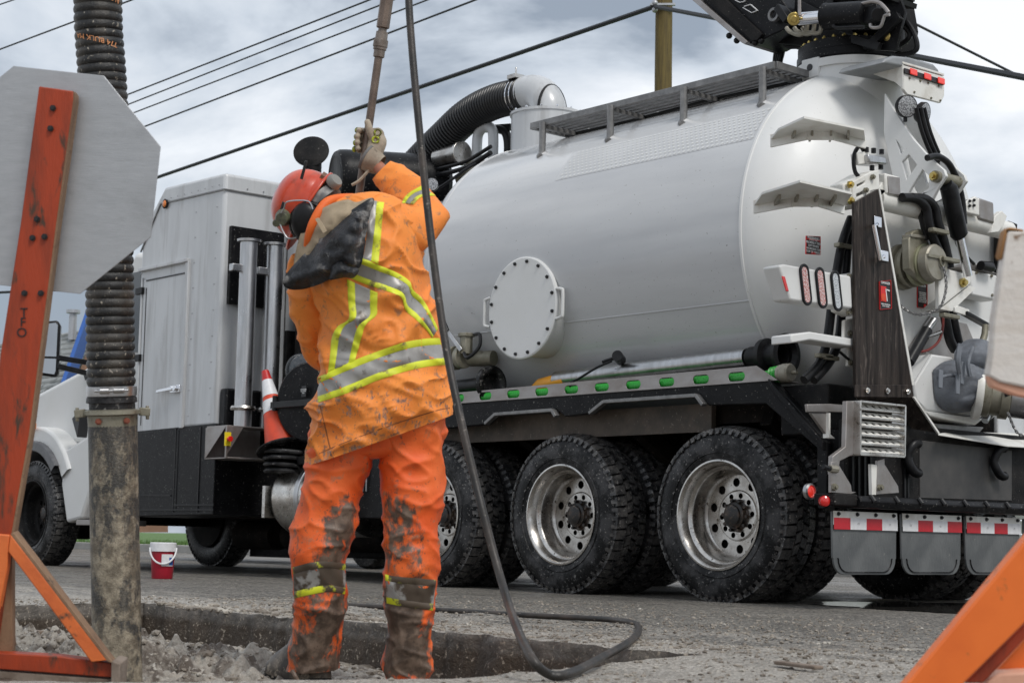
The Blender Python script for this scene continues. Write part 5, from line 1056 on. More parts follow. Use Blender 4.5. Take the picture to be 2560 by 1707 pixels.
cloth_blob('canvas_cover', [(2334, 925), (2352, 905), (2385, 905), (2420, 925), (2450, 960), (2455, 1000), (2440, 1022), (2400, 1030), (2360, 1026), (2338, 990)], -.94, .20, .03, CANVAS, cv, 1)
cloth_blob('canvas_hood', [(2385, 880), (2400, 858), (2440, 852), (2470, 865), (2474, 900), (2450, 930), (2410, 935), (2386, 920)], -1.0, .16, .03, CANVAS, cv, 5)
MB().tube(spline(bxs([(2400, 860), (2395, 900), (2400, 935)], -1.15), 6), .016, 6).tube(spline(bxs([(2432, 868), (2420, 905), (2425, 940)], -1.17), 6), .014, 6).tube(spline(bxs([(2345, 945), (2380, 938), (2420, 945)], -1.1), 6), .012, 6).build('canvas_seam', CANVAS, cv)
st_ = MB()
for a, b in (((2352, 925), (2350, 970)), ((2408, 905), (2404, 960)), ((2395, 930), (2393, 985))): st_.beam(bx(*a, -1.13), bx(*b, -1.13), .035, .012, X)
st_.build('canvas_strap', M('strap_web', (.17, .185, .21), .7), cv, bev=.003)
oc = bx(2432, 980, -1.04)
oax = (-X*.75+V((0, -.62, 0))+V((0, 0, -.12))).normalized()
MB().lathe([(.10, .0), (.155, .01), (.16, .03), (.155, .05), (.13, .055)], oc, oax, 40).build('pump_ring', CREAM, cv, ang=30)
MB().lathe([(.13, .05), (.135, .09), (.12, .10), (.12, .15), (.135, .155), (.135, .2), (.11, .21)], oc, oax, 36).build('pump_neck', OLIVE, cv, ang=30)
MB().lathe([(.112, .20), (.12, .21), (.12, .31), (.105, .325), (0, .33)], oc, oax, 36).build('pump_cap', STEEL, cv, ang=30)
of = oc+oax*.2
MB().tube(spline([of+V((-.05, .12, .0)), of+V((-.12, .05, .03)), of+V((-.2, -.06, .02)), of+V((-.26, -.16, -.05))], 6), .02, 8).build('cap_strap', BLACKP, cv)
chain('chain', [of+V((-.15, -.02, .02)), of+V((-.18, -.05, -.1)), of+V((-.16, -.02, -.22)), of+V((-.1, .06, -.22)), of+V((-.06, .1, -.1))], cv)
MB().cyl(bx(2488, 1018, -1.02), bx(2470, 1038, -1.02), .03, 14).cyl(bx(2470, 1038, -1.02), bx(2462, 1052, -1.02), .022, 10).build('drain_coupling', STEEL, cv)
MB().tube([bx(2452, 868, -1.05), bx(2462, 835, -1.05), bx(2464, 812, -1.05)], .02, 10).sph(bx(2452, 870, -1.05), .04, 10).build('toggle_clamp', OLIVE, cv)
# shelf below the housing, grey tail panel
blk('housing_shelf', [(2335, 1058), (2460, 1068), (2445, 1086), (2350, 1078)], -.90, .1, GREYST, .004)
MB().prism([bx(2345, 1083, -1.02), bx(2520, 1112, -1.02), bx(2620, 1118, -1.02), bx(2620, 1085, -.8), bx(2380, 1078, -.8)], (0, 0, -.012)).build('tail_shelf', CREAM, T, bev=.003)
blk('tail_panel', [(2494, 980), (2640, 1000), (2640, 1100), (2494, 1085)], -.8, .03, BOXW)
# swing-down step
lp = part('rear_step', T, bx(2180, 1100, -1.1)); xl = -1.1
MB().prism(bxs([(2117, 1002), (2135, 1002), (2134, 1135), (2100, 1152), (2098, 1165), (2098, 1185), (2080, 1185), (2082, 1140), (2114, 1116)], xl), (.03, 0, 0)).build('step_post', RAIL, lp, bev=.003)
def prj(a): return a
tl, trr, bl_, br = bx(2136, 1004, xl), bx(2248, 1015, xl), bx(2135, 1136, xl), bx(2246, 1142, xl)
for a, b in ((tl, trr), (bl_, br), (tl, bl_), (trr, br)): MB().beam(a, b, .09, .012, Z if abs(a.z-b.z) < .05 else Y).build('step_frame', ALU, lp, bev=.002)
for k in range(6):
    za = tl.lerp(bl_, (k+.08)/6); zb = trr.lerp(br, (k+.08)/6); h_ = (tl.z-bl_.z)/6*.62
    pl = [za+V((.03, 0, 0)), zb+V((.03, 0, 0)), zb-V((0, 0, h_)), za-V((0, 0, h_))]; off_ = V((-.02, 0, 0))
    hl = []
    for i in range(6):
        t = (i+.35)/6.6; p_ = za.lerp(zb, t)-V((0, 0, h_*.28)); d = (zb-za).normalized()
        o1 = off_+V((.03*.72, 0, 0)); o2 = off_+V((.03*.30, 0, 0)); hl.append([p_+o1, p_+d*.030+o1, p_+d*.036-V((0, 0, h_*.42))+o2, p_+d*.010-V((0, 0, h_*.42))+o2])
    MB().prism([q_+off_ for q_ in pl], (.006, 0, 0), hl).build('step_rung', CREAM, lp)
    a_, b_ = za-V((0, 0, h_+.004)), zb-V((0, 0, h_+.004)); MB().beam(a_+V((-.012, 0, 0)), b_+V((-.012, 0, 0)), .03, .012).build('rung_nosing', ALU, lp, bev=.003)
MB().prism(bxs([(2078, 1155), (2092, 1152), (2128, 1212), (2130, 1228), (2142, 1230), (2128, 1235), (2078, 1231)], xl-.005), (.02, 0, 0)).build('step_bracket', RAIL, lp, bev=.003)
MB().prism(bxs([(2212, 1160), (2246, 1215), (2248, 1232), (2192, 1236), (2195, 1150), (2212, 1145)], xl-.005), (.02, 0, 0)).build('step_bracket', RAIL, lp, bev=.003)
MB().prism(bxs([(2178, 1160), (2194, 1162), (2192, 1236), (2180, 1236)], xl+.0), (.02, 0, 0)).build('step_strut', CREAM, lp)
bolts(lp, bxs([(2084, 1217), (2198, 1218)], xl-.006), -X, OLIVE, 1.8)
MB().tube([bx(2058, 1166, xl-.01), bx(2076, 1172, xl-.01)], .014, 8).build('pin_handle', BLACKP, lp); MB().tube([bx(2074, 1171, xl-.01), bx(2092, 1173, xl-.01)], .02, 8).build('lock_pin', OLIVEL, lp)
# left folded step bracket
MB().prism(bxs([(2018, 1010), (2075, 1009), (2118, 1012), (2118, 1031), (2074, 1030), (2020, 1030)], -.93), (.02, 0, 0)).build('side_step', RAIL, T, bev=.004)
MB().prism(bxs([(2028, 1032), (2076, 1032), (2076, 1090), (2070, 1092)], -.92), (.02, 0, 0)).build('side_step_gusset', RAIL, T, bev=.003)
MB().prism(bxs([(2072, 1032), (2076, 1032), (2076, 1085), (2088, 1096), (2072, 1094)], -.94), (.04, 0, 0)).build('side_step_flange', CREAM, T)
# bumper, tow hooks and back panel
MB().prism([V((-1.13, .15, .63)), V((-1.15, .15, .6)), V((-1.13, .15, .565)), V((-.98, .15, .565)), V((-.98, .15, .635))], (0, -2.6, 0)).build('rear_bumper', BLACK, T, bev=.008, seg=3)
MB().bb((-1.12, .145, .575), (-.98, .335, .637)).build('bumper_end', BLACKD, T, bev=.006)
nm = MB().cyl((-1.135, 0, .63), (-1.16, 0, .6), .012, 8).mesh('bumper_stud', INKK)
for k in range(11): inst('bumper_stud', nm, T, (0, .05-.21*k, 0))
MB().bb((-.92, -2.3, .6), (-.88, .0, 1.05)).build('tail_plate', BLACKD, T, bev=.004)
MB().prism(bxs([(2300, 1100), (2530, 1125), (2530, 1252), (2300, 1245)], -.925), (.02, 0, 0)).build('hitch_plate', M('hitch_grey', (.05, .048, .047), .5, c2=(.075, .07, .066), n1=(9, .4, .7), c3=(.2, .18, .16), n3=(60, .7, .75)), T, bev=.004)
for u, v in ((2285, 1145), (2500, 1155)):
    c_ = bx(u, v, -.95); MB().tube([c_+V((-.02*abs(math.sin(a)), .062*math.cos(a), .085*math.sin(a))) for a in np.linspace(-pi*.6, pi*.6, 18)], .027, 12).build('tow_hook', BLACKP, T)
for u in (2130, 2145, 2160, 2175, 2260, 2268): c_ = bx(u, 1190, -.925); MB().beam(V((-.925, c_.y, .64)), V((-.925, c_.y, .93)), .018, .016, Y).build('cable_run', BLACKP, T)
rl = bx(2023, 1228, -.86)
MB().lathe([(.033, -.01), (.044, -.008), (.044, .012), (.034, .018), (.033, .01)], rl, -X, 28).build('lamp_ring', STEEL, T); MB().lathe([(.034, .01), (.02, .014), (0, .015)], rl, -X, 24).build('round_tail_lamp', REDLIT, T)
rl = bx(2062, 1252, -1.06); MB().lathe([(.028, -.03), (.030, .0), (.027, .015), (.016, .022), (0, .024)], rl, (-.8, .6, 0), 24).build('red_side_lamp', REDL, T)
# mud flaps with red and white tape
for k, (y0, y1) in enumerate(((.27, -.285), (-.325, -.885), (-.925, -1.48), (-1.52, -2.07))):
    fl_ = part('mud_flap', T, (-1.06, (y0+y1)/2, .4))
    r_ = .085; yb, yt = (y0-.015, y1+.015), .545; zb = .215
    pl = [V((-1.05, y0, yt)), V((-1.05, y0-.005, zb+r_))]+[V((-1.05, y0-.012-r_+r_*math.cos(a), zb+r_+r_*math.sin(a))) for a in np.linspace(pi, 1.5*pi, 6)[:0]]
    pl += [V((-1.05, y0-.01-r_*(1-math.cos(a)), zb+r_-r_*math.sin(a))) for a in np.linspace(0, pi/2, 6)]+[V((-1.05, y1+.01+r_*(1-math.sin(a)), zb+r_-r_*math.cos(a))) for a in np.linspace(0, pi/2, 6)]+[V((-1.05, y1+.005, zb+r_)), V((-1.05, y1, yt))]
    MB().prism(pl, (.012, 0, 0)).build('flap_sheet', M('flap_rubber%d' % k, (.085, .09, .092), .36, c2=(.13, .135, .135), n1=(5, .4, .65), c3=(.28, .27, .24), n3=(40, .66, .76), bump=.002, bs=60, bst=(1, 1, .4)), fl_, bev=.003)
    cy = (y0+y1)/2; ins = [V((-1.052, cy+(q_.y-cy)*.86, .36+(q_.z-.36)*.84-.01)) for q_ in pl]
    m = MB()
    for a, b in zip(ins[1:-1], ins[2:-1]): m.beam(a, b, .006, .006, X)
    m.build('flap_rib', RUB, fl_)
    MB().bb((-1.058, y1+.004, .475), (-1.053, y0-.004, .548)).build('flap_plate', CREAM, fl_, bev=.001)
    bolts(fl_, [V((-1.058, y0-.04-(y0-y1-.08)*j/3, .533)) for j in range(4)], -X, INKK, 1.)
    nseg = 4; red = 0 if k != 1 else 1
    for j in range(nseg):
        a = y0-.004-(y0-y1-.008)*j/nseg; b = y0-.004-(y0-y1-.008)*(j+1)/nseg
        MB().bb((-1.0605, b, .452), (-1.0585, a, .513)).build('tape_block', REFR if (j+red) % 2 == 0 else REFW, fl_)
        if (j+red) % 2: text('C2', .014, V((-1.0608, (a+b)/2, .483)), -Y, Z, GREYST, fl_, thick=.0004)
# ------------------------------------------------------------------ cone on the truck's side, big suction hose, barricades
cb = sy(703, 1118, -.03); ct = sy(663, 928, -.03)
cn = thing('traffic_cone', 'dirty orange and white traffic cone standing on black mats at the truck side', 'traffic cone', cb)
cd_ = (ct-cb); H = cd_.length; ca = cd_.normalized()
def crow(t): return .128-.098*t
for (t0, t1, mt, nm_) in ((0, .44, CONEO, 'cone_body'), (.44, .60, REFW, 'white_band'), (.60, .655, CONEO, 'orange_band'), (.655, .87, REFW, 'white_band'), (.87, 1., REDP, 'cone_tip')):
    pr = [(crow(t)+(.0012 if mt is REFW else 0), H*t) for t in np.linspace(t0, t1, 5)]
    if t1 == 1.: pr += [(crow(1)-.006, H*1.004), (crow(1)-.012, H*.97)]
    MB().lathe(pr, cb, ca, 32).build(nm_, mt, cn, ang=40)
MB().lathe([(0, -.02), (.20, -.02), (.205, -.005), (.15, .004), (0, .005)], cb, ca, 28).build('cone_base', RUB, cn, bev=.004)
for k in range(4):
    p_ = sy(702-k*3, 1136+k*16, -.02)
    o = MB().lathe([(0, 0), (.19-.012*k, 0), (.2-.012*k, .015), (.19-.012*k, .032), (0, .034)], p_-V((0, .06, 0)), V((.05*(k % 2), -.06, 1)), 14).build('rubber_mat', RUB, None, bev=.004)
    tag(o, 'black rubber cone base in the stack under the orange cone, %s' % ('topmost', 'second from the top', 'third from the top', 'lowest')[k], 'rubber mat', 'rubber bases stacked below the cone')
# --- big vacuum hose and muddy pipe
def vp(u, v, D=5.6): return at(u, v, D)
vt = thing('vacuum_hose', 'thick ribbed black vacuum hose clamped on a muddy steel pipe in the trench', 'hose', V((PB.x, PB.y, FLOOR_Z)))
path = spline([vp(242, -330), vp(244, -100), vp(246, 60), vp(256, 200), vp(268, 420), vp(273, 640), vp(276, 850), vp(279, 1000)], 60)
cu = [0]
for a, b in zip(path, path[1:]): cu.append(cu[-1]+(b-a).length)
n = 1000; hp_ = [along(path, cu, cu[-1]*k/n) for k in range(n+1)]
per = 0.02800
MB().tube(hp_, [0.07156+0.00667*abs(math.sin(pi*cu[-1]*k/n/per))**.6+0.00089*noise.noise((k*0.01778, 1, 1)) for k in range(n+1)], 40).build('ribbed_hose', HOSEB, vt, ang=80)
pd = (vp(278, 1000)-vp(276, 900)).normalized()
jc = vp(279, 985)
MB().lathe([(0.07644, -0.02667), (0.08044, -0.02489), (0.08133, -0.01067), (0.08044, 0.00533), (0.07644, 0.00711)], jc, pd, 44).build('hose_clamp', STEEL, vt, ang=30)
MB().lathe([(0.07111, 0.00533), (0.08000, 0.01067), (0.08178, 0.02667), (0.07111, 0.03022)], jc, pd, 40).build('hose_cuff', RUB, vt)
kx = (CAM-jc).normalized(); kr = pd.cross(kx).normalized()*-1
kp = jc+kx*0.08178-pd*0.01067
MB().cyl(kp-kr*0.03733, kp-kr*0.00711, 0.00978, 14).cyl(kp+kr*0.00533, kp+kr*0.04000, 0.00889, 14).cyl(kp-kr*0.05333, kp+kr*0.05333, 0.00489, 8).build('clamp_bolt', STEEL, vt, bev=0.00178)
jf = vp(281, 1030)
MB().tube([jc.lerp(jf, k/4) for k in range(5)], [.0735]*5, 40).build('hose_neck', RUB, vt)
fl = MB().lathe([(0.07111, -0.01067), (0.09067, -0.00711), (0.09244, 0.00533), (0.08000, 0.01067), (0.07867, 0.04444), (0.07111, 0.04622)], jf, pd, 48).build('pipe_flange', OLIVE, vt, ang=30)
for s_ in (-1, 1): MB().beam(jf+kr*s_*0.08444, jf+kr*s_*0.12000+pd*0.00356, 0.02667, 0.01244, kx).cyl(jf+kr*s_*0.11111-pd*0.01778, jf+kr*s_*0.11111+pd*0.02667, 0.00622, 8).build('flange_ear', OLIVE, vt, bev=0.00267)
bolts(fl, [jf+pd*0.02844+kx*0.06756+kr*0.04444*s_ for s_ in (-1, 1)], kx, M('rusty_bolt', (.2, 0.05333, 0.02667), .6), 1.)
pe = jf+pd*1.45
PIPE = M('muddy_pipe', (.05, .047, .042), .42, .0, c2=(.13, .115, .092), n1=(34, .48, .66), st=(1, 1, .3), c3=(.035, .032, .028), n3=(9, .57, .66), st3=(2, 2, .25), zmud=(1.0, .5, (.135, .112, .08), 14, .665), bump=.004, bs=110)
MB().tube([jf.lerp(pe, k/30) for k in range(31)], [0.07867]*31, 44).build('pipe', PIPE, vt)
def hwrap(t0, ang0, tilt):
    c_ = along(path, cu, t0); d = (along(path, cu, t0+0.04444)-c_).normalized(); u_ = (CAM-c_); u_ = (u_-d*u_.dot(d)).normalized(); r_ = d.cross(u_)
    def f(px, py):
        a = px/.08+ang0; return c_+d*(py-px*tilt)+(u_*math.cos(a)+r_*math.sin(a))*.0806
    return f
text('774 BULK MA', .024, (0, 0, 0), X, Z, INKO, vt, wrap=hwrap(cu[-1]*.329, .15, .3))
text('ALFAG', .024, (0, 0, 0), X, Z, INKO, vt, wrap=hwrap(cu[-1]*.250, -.55, .3))
# --- barricade with the stop sign seen from the back
SD = 4.40
sp_ = lambda u, v, d=0: at(u, v, SD+d)
ss = thing('sign_barricade', 'weathered orange timber stand holding the bare metal back of an octagonal sign', 'sign stand', sp_(40, 1690)*1.)
cx, cy, e1, e2 = 117, 450, (.994, .109), (-.109, .994); ap_, hs = 274, 113.6
oc8 = []
for a, b in ((-hs, -ap_), (hs, -ap_), (ap_, -hs), (ap_, hs), (hs, ap_), (-hs, ap_), (-ap_, hs), (-ap_, -hs)): oc8.append(sp_(cx+a*e1[0]+b*e2[0], cy+a*e1[1]+b*e2[1], .052))
so_ = MB().prism(oc8, fw*.003).build('sign_panel', ZINC, ss, bev=.001)
def board(name, l, mat, d=0, th=.036, edge=None, bev=.003):
    m = MB().prism([sp_(u, v, d) for u, v in l], fw*th); return m.build(name, [mat], ss, bev=bev)
po = board('sign_post', [(97, 216), (183, 228), (183, 250), (140, 560), (72, 1085), (28, 1335), (-16, 1640), (-75, 1640), (0, 889), (51, 560)], ORWOOD, 0, .038)
pe_ = board('post_edge', [(183, 228), (188, 236), (188, 255), (145, 562), (77, 1087), (34, 1335), (28, 1335), (72, 1085), (140, 560), (183, 250)], WOODED, .002, .036, bev=.0)
bolts(po, [sp_(u, v, -.001) for u, v in ((133, 271), (127, 322), (93, 548), (82, 595), (112, 592), (62, 733), (103, 733))], -fw, INKK, .75)
TX = RT*.985+UP*-.11
for ch_, v in (('T', 782), ('F', 806), ('O', 832)):
    text(ch_, .033, sp_(60-(v-782)*.11, v, -.0015), RT, UP, INKK, po, thick=.0006)
board('stand_leg', [(2, 1345), (30, 1338), (31, 1640), (0, 1650), (-20, 1640)], WOODED, .03, .03)
board('stand_leg', [(-60, 1330), (24, 1337), (18, 1420), (-30, 1660), (-60, 1660)], ORWOOD2, -.012, .03)
br_ = board('brace', [(26, 1334), (268, 1650), (228, 1655), (20, 1378)], ORWOOD2, -.02, .05)
board('brace_edge', [(26, 1334), (33, 1330), (281, 1657), (268, 1652)], WOODED, -.02, .045, bev=.001)
board('base_rail', [(-60, 1628), (150, 1640), (300, 1660), (294, 1694), (-60, 1668)], ORWOOD, .0, .04)
board('base_rail', [(-60, 1672), (290, 1698), (288, 1740), (-60, 1740)], TIMBER, .004, .04)
board('base_end', [(278, 1652), (301, 1658), (296, 1735), (276, 1735)], TIMBER, -.03, .09)
board('sill_plate', [(-40, 1585), (28, 1592), (31, 1618), (-40, 1635)], WOODED, .05, .04)
# --- blurred barricade in the near right corner
BD = 2.9
b2_ = lambda u, v, d=0: at(u, v, BD+d)
rb_ = thing('barricade', 'out of focus orange and white wooden barricade close by in the right corner', 'barricade', b2_(2600, 1850))
def bboard(name, l, mat, d=0, th=.035): return MB().prism([b2_(u, v, d) for u, v in l], fw*th).build(name, mat, rb_, bev=.004)
bboard('diagonal_leg', [(2130, 1850), (2268, 1707), (2560, 1355), (2990, 840), (3100, 900), (2560, 1560), (2412, 1707), (2270, 1850)], ORNEAR)
bboard('leg_edge', [(2412, 1707), (2560, 1560), (3100, 900), (3120, 925), (2560, 1600), (2460, 1707)], ORWOOD, .036, .03)
bboard('diagonal_leg', [(2400, 1800), (2470, 1700), (2560, 1600), (3100, 950), (3180, 1010), (2560, 1680), (2440, 1800)], ORNEAR, .09, .03)
ob = bboard('cross_board', [(2520, 577), (2760, 585), (3400, 640), (3400, 1080), (2640, 985), (2560, 968), (2500, 955), (2470, 938), (2480, 880), (2484, 800), (2500, 700)], WHWOOD, .0, .03)
bboard('board_end', [(2520, 577), (2560, 580), (2560, 574), (2524, 568), (2512, 580), (2500, 640), (2504, 650)], M('rotten_wood', (.36, .17, .05), .7, c2=(.2, .1, .04), n1=(12, .4, .7)), .002, .03)
bboard('board_underside', [(2470, 938), (2500, 955), (2560, 968), (2640, 985), (2640, 1010), (2540, 990), (2480, 968)], PINKWD, .006, .028)
bboard('foot_board', [(2440, 1760), (2470, 1700), (2500, 1683), (2640, 1675), (2700, 1690), (2700, 1800)], PINKWD, .05, .04)
# ------------------------------------------------------------------ the worker
WD = 5.75
def wp(u, v, d=0.): return at(u, v, WD+d)
PXM = WD/F            # metres per photo pixel at the worker
foot = wp(880, 1725); foot.z = FLOOR_Z+.03
K = thing('person', 'worker in muddy orange rain suit and red hard hat, seen from behind, holding a lance', 'person', foot)
random.seed(4)
def capsules(name, segs, mat, par, vox, smooth=6, extra=()):
    m = MB()
    for a, b, ra, rb2 in segs:
        a, b = V(a), V(b); m.tube([a, a.lerp(b, .33), a.lerp(b, .66), b], [ra, ra+(rb2-ra)*.33, ra+(rb2-ra)*.66, rb2], 14); m.sph(a, ra, 12); m.sph(b, rb2, 12)
    for c_, r_, sc_, ax_ in extra: m.sph(c_, r_, 16, sc_, ax_)
    o = m.build(name, mat, par)
    r = o.modifiers.new('remesh', 'REMESH'); r.mode = 'VOXEL'; r.voxel_size = vox; r.use_smooth_shade = True
    sm = o.modifiers.new('smooth', 'SMOOTH'); sm.factor = .5; sm.iterations = smooth
    return o
hc = wp(778, 523, .03)                             # head centre
hT = (RT*-.84+UP*.52).normalized(); hF = (RT*-.5+UP*-.8+fw*.3); hF = (hF-hT*hF.dot(hT)).normalized(); hL = hT.cross(hF).normalized()
if hL.dot(fw) > 0: hL = -hL                        # the left side of the head looks at the camera
neck = wp(850, 535, .04)
shR, elR, wrR = wp(985, 545, 0), wp(1068, 542, .13), wp(930, 402, .31)
shL, elL, wrL = wp(785, 640, .04), wp(793, 880, .16), wp(900, 905, .34)
pel = wp(950, 1040, .02); chest = wp(905, 650, .03)
hipR, knR, anR = wp(1020, 1120, .02), wp(1030, 1400, -.0), wp(1018, 1690, .05)
hipL, knL, anL = wp(880, 1130, .02), wp(805, 1400, -.02), wp(775, 1680, .07)
capsules('body', [(hc, neck, .078, .058), (neck, chest, .06, .12), (chest, pel, .12, .1), (chest, shR, .09, .05), (chest, shL, .1, .065), (shR, elR, .042, .032), (elR, wrR, .030, .024),
                  (shL, elL, .05, .042), (elL, wrL, .042, .026), (pel, hipR, .1, .07), (pel, hipL, .1, .07), (hipR, knR, .07, .055), (knR, anR, .06, .042), (hipL, knL, .07, .055), (knL, anL, .06, .042)],
         SKIN, K, .011, 8, [(hc, .1, (.78, .95, 1.12), hT), (hc+hF*.055-hT*.05, .062, (.8, .9, 1), hT), (hc+hF*.105-hT*.02, .018, (.8, .8, 1.3), hT), (hc+hL*.078-hT*.01, .026, (.5, 1, 1.2), hT)])
MB().sph(hc-hF*.035+hT*.0, .098, 18, (.80, .86, .95), hT).build('hair', HAIR, K)
# clothing: lofted tubes with folds
def loft(name, rings, thick, mat, par, d0=0., nseg=72, nrow=110, fold=.008, seed=0, caps=False, foldst=(5, 9), expo=2.4, rise=None):
    Ls = spline([wp(*r[0], (r[2] if len(r) > 2 else 0.)+d0) for r in rings], 24); Rs = spline([wp(*r[1], (r[2] if len(r) > 2 else 0.)+d0) for r in rings], 24)
    th = spline([V((t, 0, 0)) for t in thick], 24); n = len(Ls); rows = []
    for i in range(nrow+1):
        t = i/nrow*(n-1); k = min(int(t), n-2); f_ = t-k; L = Ls[k].lerp(Ls[k+1], f_); R = Rs[k].lerp(Rs[k+1], f_); h = th[k].lerp(th[k+1], f_).x
        c_ = (L+R)/2; a = (R-L)/2; bdir = fw*h; row = []
        for j in range(nseg+1):
            an = 2*pi*(j % nseg)/nseg; ca, sa = math.cos(an), math.sin(an)
            sx_ = math.copysign(abs(ca)**(2/expo), ca); sy_ = math.copysign(abs(sa)**(2/expo), sa)
            p_ = c_+a*sx_+bdir*sy_; nrm = (a.normalized()*ca*h+fw*sa*a.length).normalized()
            u = p_.dot(RT)*1.; v = p_.dot(UP); w_ = p_.dot(fw)
            # long soft folds that run diagonally, and small creases
            q1 = noise.noise((u*foldst[0]+v*2.2+seed, v*foldst[1]-u*3+seed, w_*4)); q2 = noise.noise((u*11+seed, v*16+u*6, w_*9))
            rid = (1-abs(noise.noise((u*4.5+v*3.5+seed*2, v*7-u*4, w_*3+seed))))**5
            r2_ = (1-abs(noise.noise((u*7-v*5+seed, v*12+u*9+seed, w_*6))))**6
            p_ = p_+nrm*(fold*(.9*q1+.35*q2)+fold*1.15*(rid-.25)+fold*.7*(r2_-.2)); row.append(p_)
        rows.append(row)
    m = MB().grid(rows)
    if caps: m.add(rows[0][:-1], [tuple(range(nseg))]); m.add(rows[-1][:-1], [tuple(range(nseg))])
    o = m.build(name, mat, par, ang=75); return o, rows
torso_r = [((768, 1163), (1128, 1037)), ((776, 1090), (1126, 995)), ((783, 1030), (1122, 950)), ((790, 968), (1110, 880)), ((800, 905), (1096, 806)), ((806, 838), (1078, 728)), ((792, 760), (1060, 660)), ((772, 690), (1054, 612)), ((768, 628), (1040, 560)), ((780, 570), (1010, 516)), ((805, 522), (968, 492)), ((838, 498), (935, 482)), ((868, 492), (905, 484))]
tor, trow = loft('jacket', torso_r, [.165, .165, .165, .16, .155, .15, .15, .155, .15, .13, .10, .06, .02], JACKET, K, .02, 140, 240, .020, 1, caps=True)
tor['label'] = 'bright orange rain jacket with yellow and silver tape'
slR, _ = loft('sleeve', [((930, 452), (979, 402), .272), ((964, 492), (1025, 430), .235), ((996, 516), (1064, 462), .185), ((1016, 524), (1104, 508), .125), ((1016, 516), (1121, 545), .09), ((1006, 502), (1085, 606), .05), ((988, 492), (1030, 640), .02), ((950, 492), (955, 650), .02)], [.042, .05, .055, .058, .058, .068, .085, .09], JACKET, K, 0, 56, 90, .008, 3, caps=False)
slL, _ = loft('sleeve', [((730, 640), (850, 600), .03), ((718, 668), (850, 640), .05), ((724, 730), (842, 715), .07), ((735, 800), (835, 790), .10), ((752, 870), (838, 862), .13), ((775, 915), (850, 900), .16), ((815, 938), (880, 895), .22), ((870, 930), (900, 870), .30)], [.07, .07, .07, .062, .058, .055, .05, .045], JACKET, K, 0, 72, 100, .015, 7)
legL, _ = loft('trousers', [((840, 1030), (1010, 985), .02), ((780, 1110), (985, 1060), .02), ((766, 1165), (966, 1085), .02), ((752, 1235), (925, 1172), .01), ((738, 1300), (905, 1255), 0), ((730, 1360), (885, 1330), -.01), ((731, 1415), (868, 1395), -.01), ((735, 1480), (862, 1458), 0), ((731, 1560), (855, 1540), .02), ((724, 1630), (848, 1612), .035), ((722, 1672), (846, 1668), .05)], [.12, .12, .115, .105, .1, .095, .09, .085, .082, .08, .08], TROUS, K, 0, 96, 190, .0125, 11, expo=2.2)
legR, _ = loft('trousers', [((930, 1010), (1118, 985), .02), ((935, 1080), (1114, 1040), .02), ((945, 1130), (1110, 1100), .02), ((955, 1200), (1106, 1185), .01), ((960, 1280), (1103, 1270), 0), ((962, 1350), (1098, 1345), -.005), ((965, 1420), (1090, 1415), -.01), ((968, 1495), (1084, 1490), 0), ((969, 1570), (1077, 1570), .015), ((958, 1640), (1072, 1640), .03), ((962, 1695), (1074, 1695), .04)], [.12, .12, .115, .105, .098, .092, .088, .083, .08, .078, .076], TROUS, K, 0, 96, 190, .0125, 15, expo=2.2)
seat, _ = loft('trousers', [((800, 1000), (1112, 960), .02), ((782, 1060), (1116, 1010), .02), ((776, 1110), (1114, 1055), .02), ((790, 1145), (1108, 1100), .02), ((860, 1150), (1050, 1130), .02), ((930, 1146), (990, 1140), .02)], [.1, .11, .115, .11, .08, .02], TROUS, K, 0.01, 72, 60, .008, 21, caps=True, expo=2.2)
# tape strips sewn on the cloth: laid on the surface by projection, with their own thickness
bpy.context.view_layer.update()
def bvh(obs):
    vs, fs = [], []
    for o in obs:
        o_ = len(vs); mw = V(off(o)); vs += [v_.co+mw for v_ in o.data.vertices]; fs += [tuple(i+o_ for i in p.vertices) for p in o.data.polygons]
    return BVHTree.FromPolygons(vs, fs)
def strip(name, tree, top, bot, mat, par, n=40, m_=5, lift=.0035):
    A = spline([V((u, v, 0)) for u, v in top], 12); B_ = spline([V((u, v, 0)) for u, v in bot], 12); rows = []; last = None
    for j in range(m_+1):
        row = []
        for i in range(n+1):
            t = i/n*(len(A)-1); k = min(int(t), len(A)-2); f_ = t-k; p_ = A[k].lerp(A[k+1], f_).lerp(B_[k].lerp(B_[k+1], f_), j/m_)
            d = ray(p_.x, p_.y); h = tree.ray_cast(CAM, d.normalized(), 9)
            if h[0] is None and last is not None: nr = tree.find_nearest(CAM+d*last); q_ = nr[0]; nn = nr[1]
            elif h[0] is None: nr = tree.find_nearest(CAM+d*WD); q_ = nr[0]; nn = nr[1]
            else: q_ = h[0]; nn = h[1]; last = (q_-CAM).dot(fw)
            if nn.dot(d) > 0: nn = -nn
            row.append(q_+nn*(lift if 0 < j < m_ and 0 < i < n else lift*.3))
        rows.append(row)
    return MB().grid(rows).build(name, mat, par, ang=80)
jt = bvh([tor]); s1 = lambda x, y: (700+x/2.75, 430+y/2.75)
def lerp2(a, b, t): return (a[0]+(b[0]-a[0])*t, a[1]+(b[1]-a[1])*t)
def triple(tree, top, bot, par, fy=.24, mats=(TAPEY, TAPES, TAPEY), n=44):
    e_ = [(0, fy), (fy, 1-fy), (1-fy, 1)]
    for k, (a, b) in enumerate(e_):
        strip('yellow_strip' if k != 1 else 'silver_strip', tree, [lerp2(x, y, a) for x, y in zip(top, bot)], [lerp2(x, y, b) for x, y in zip(top, bot)], mats[k], par, n, 4, .004 if k != 1 else .003)
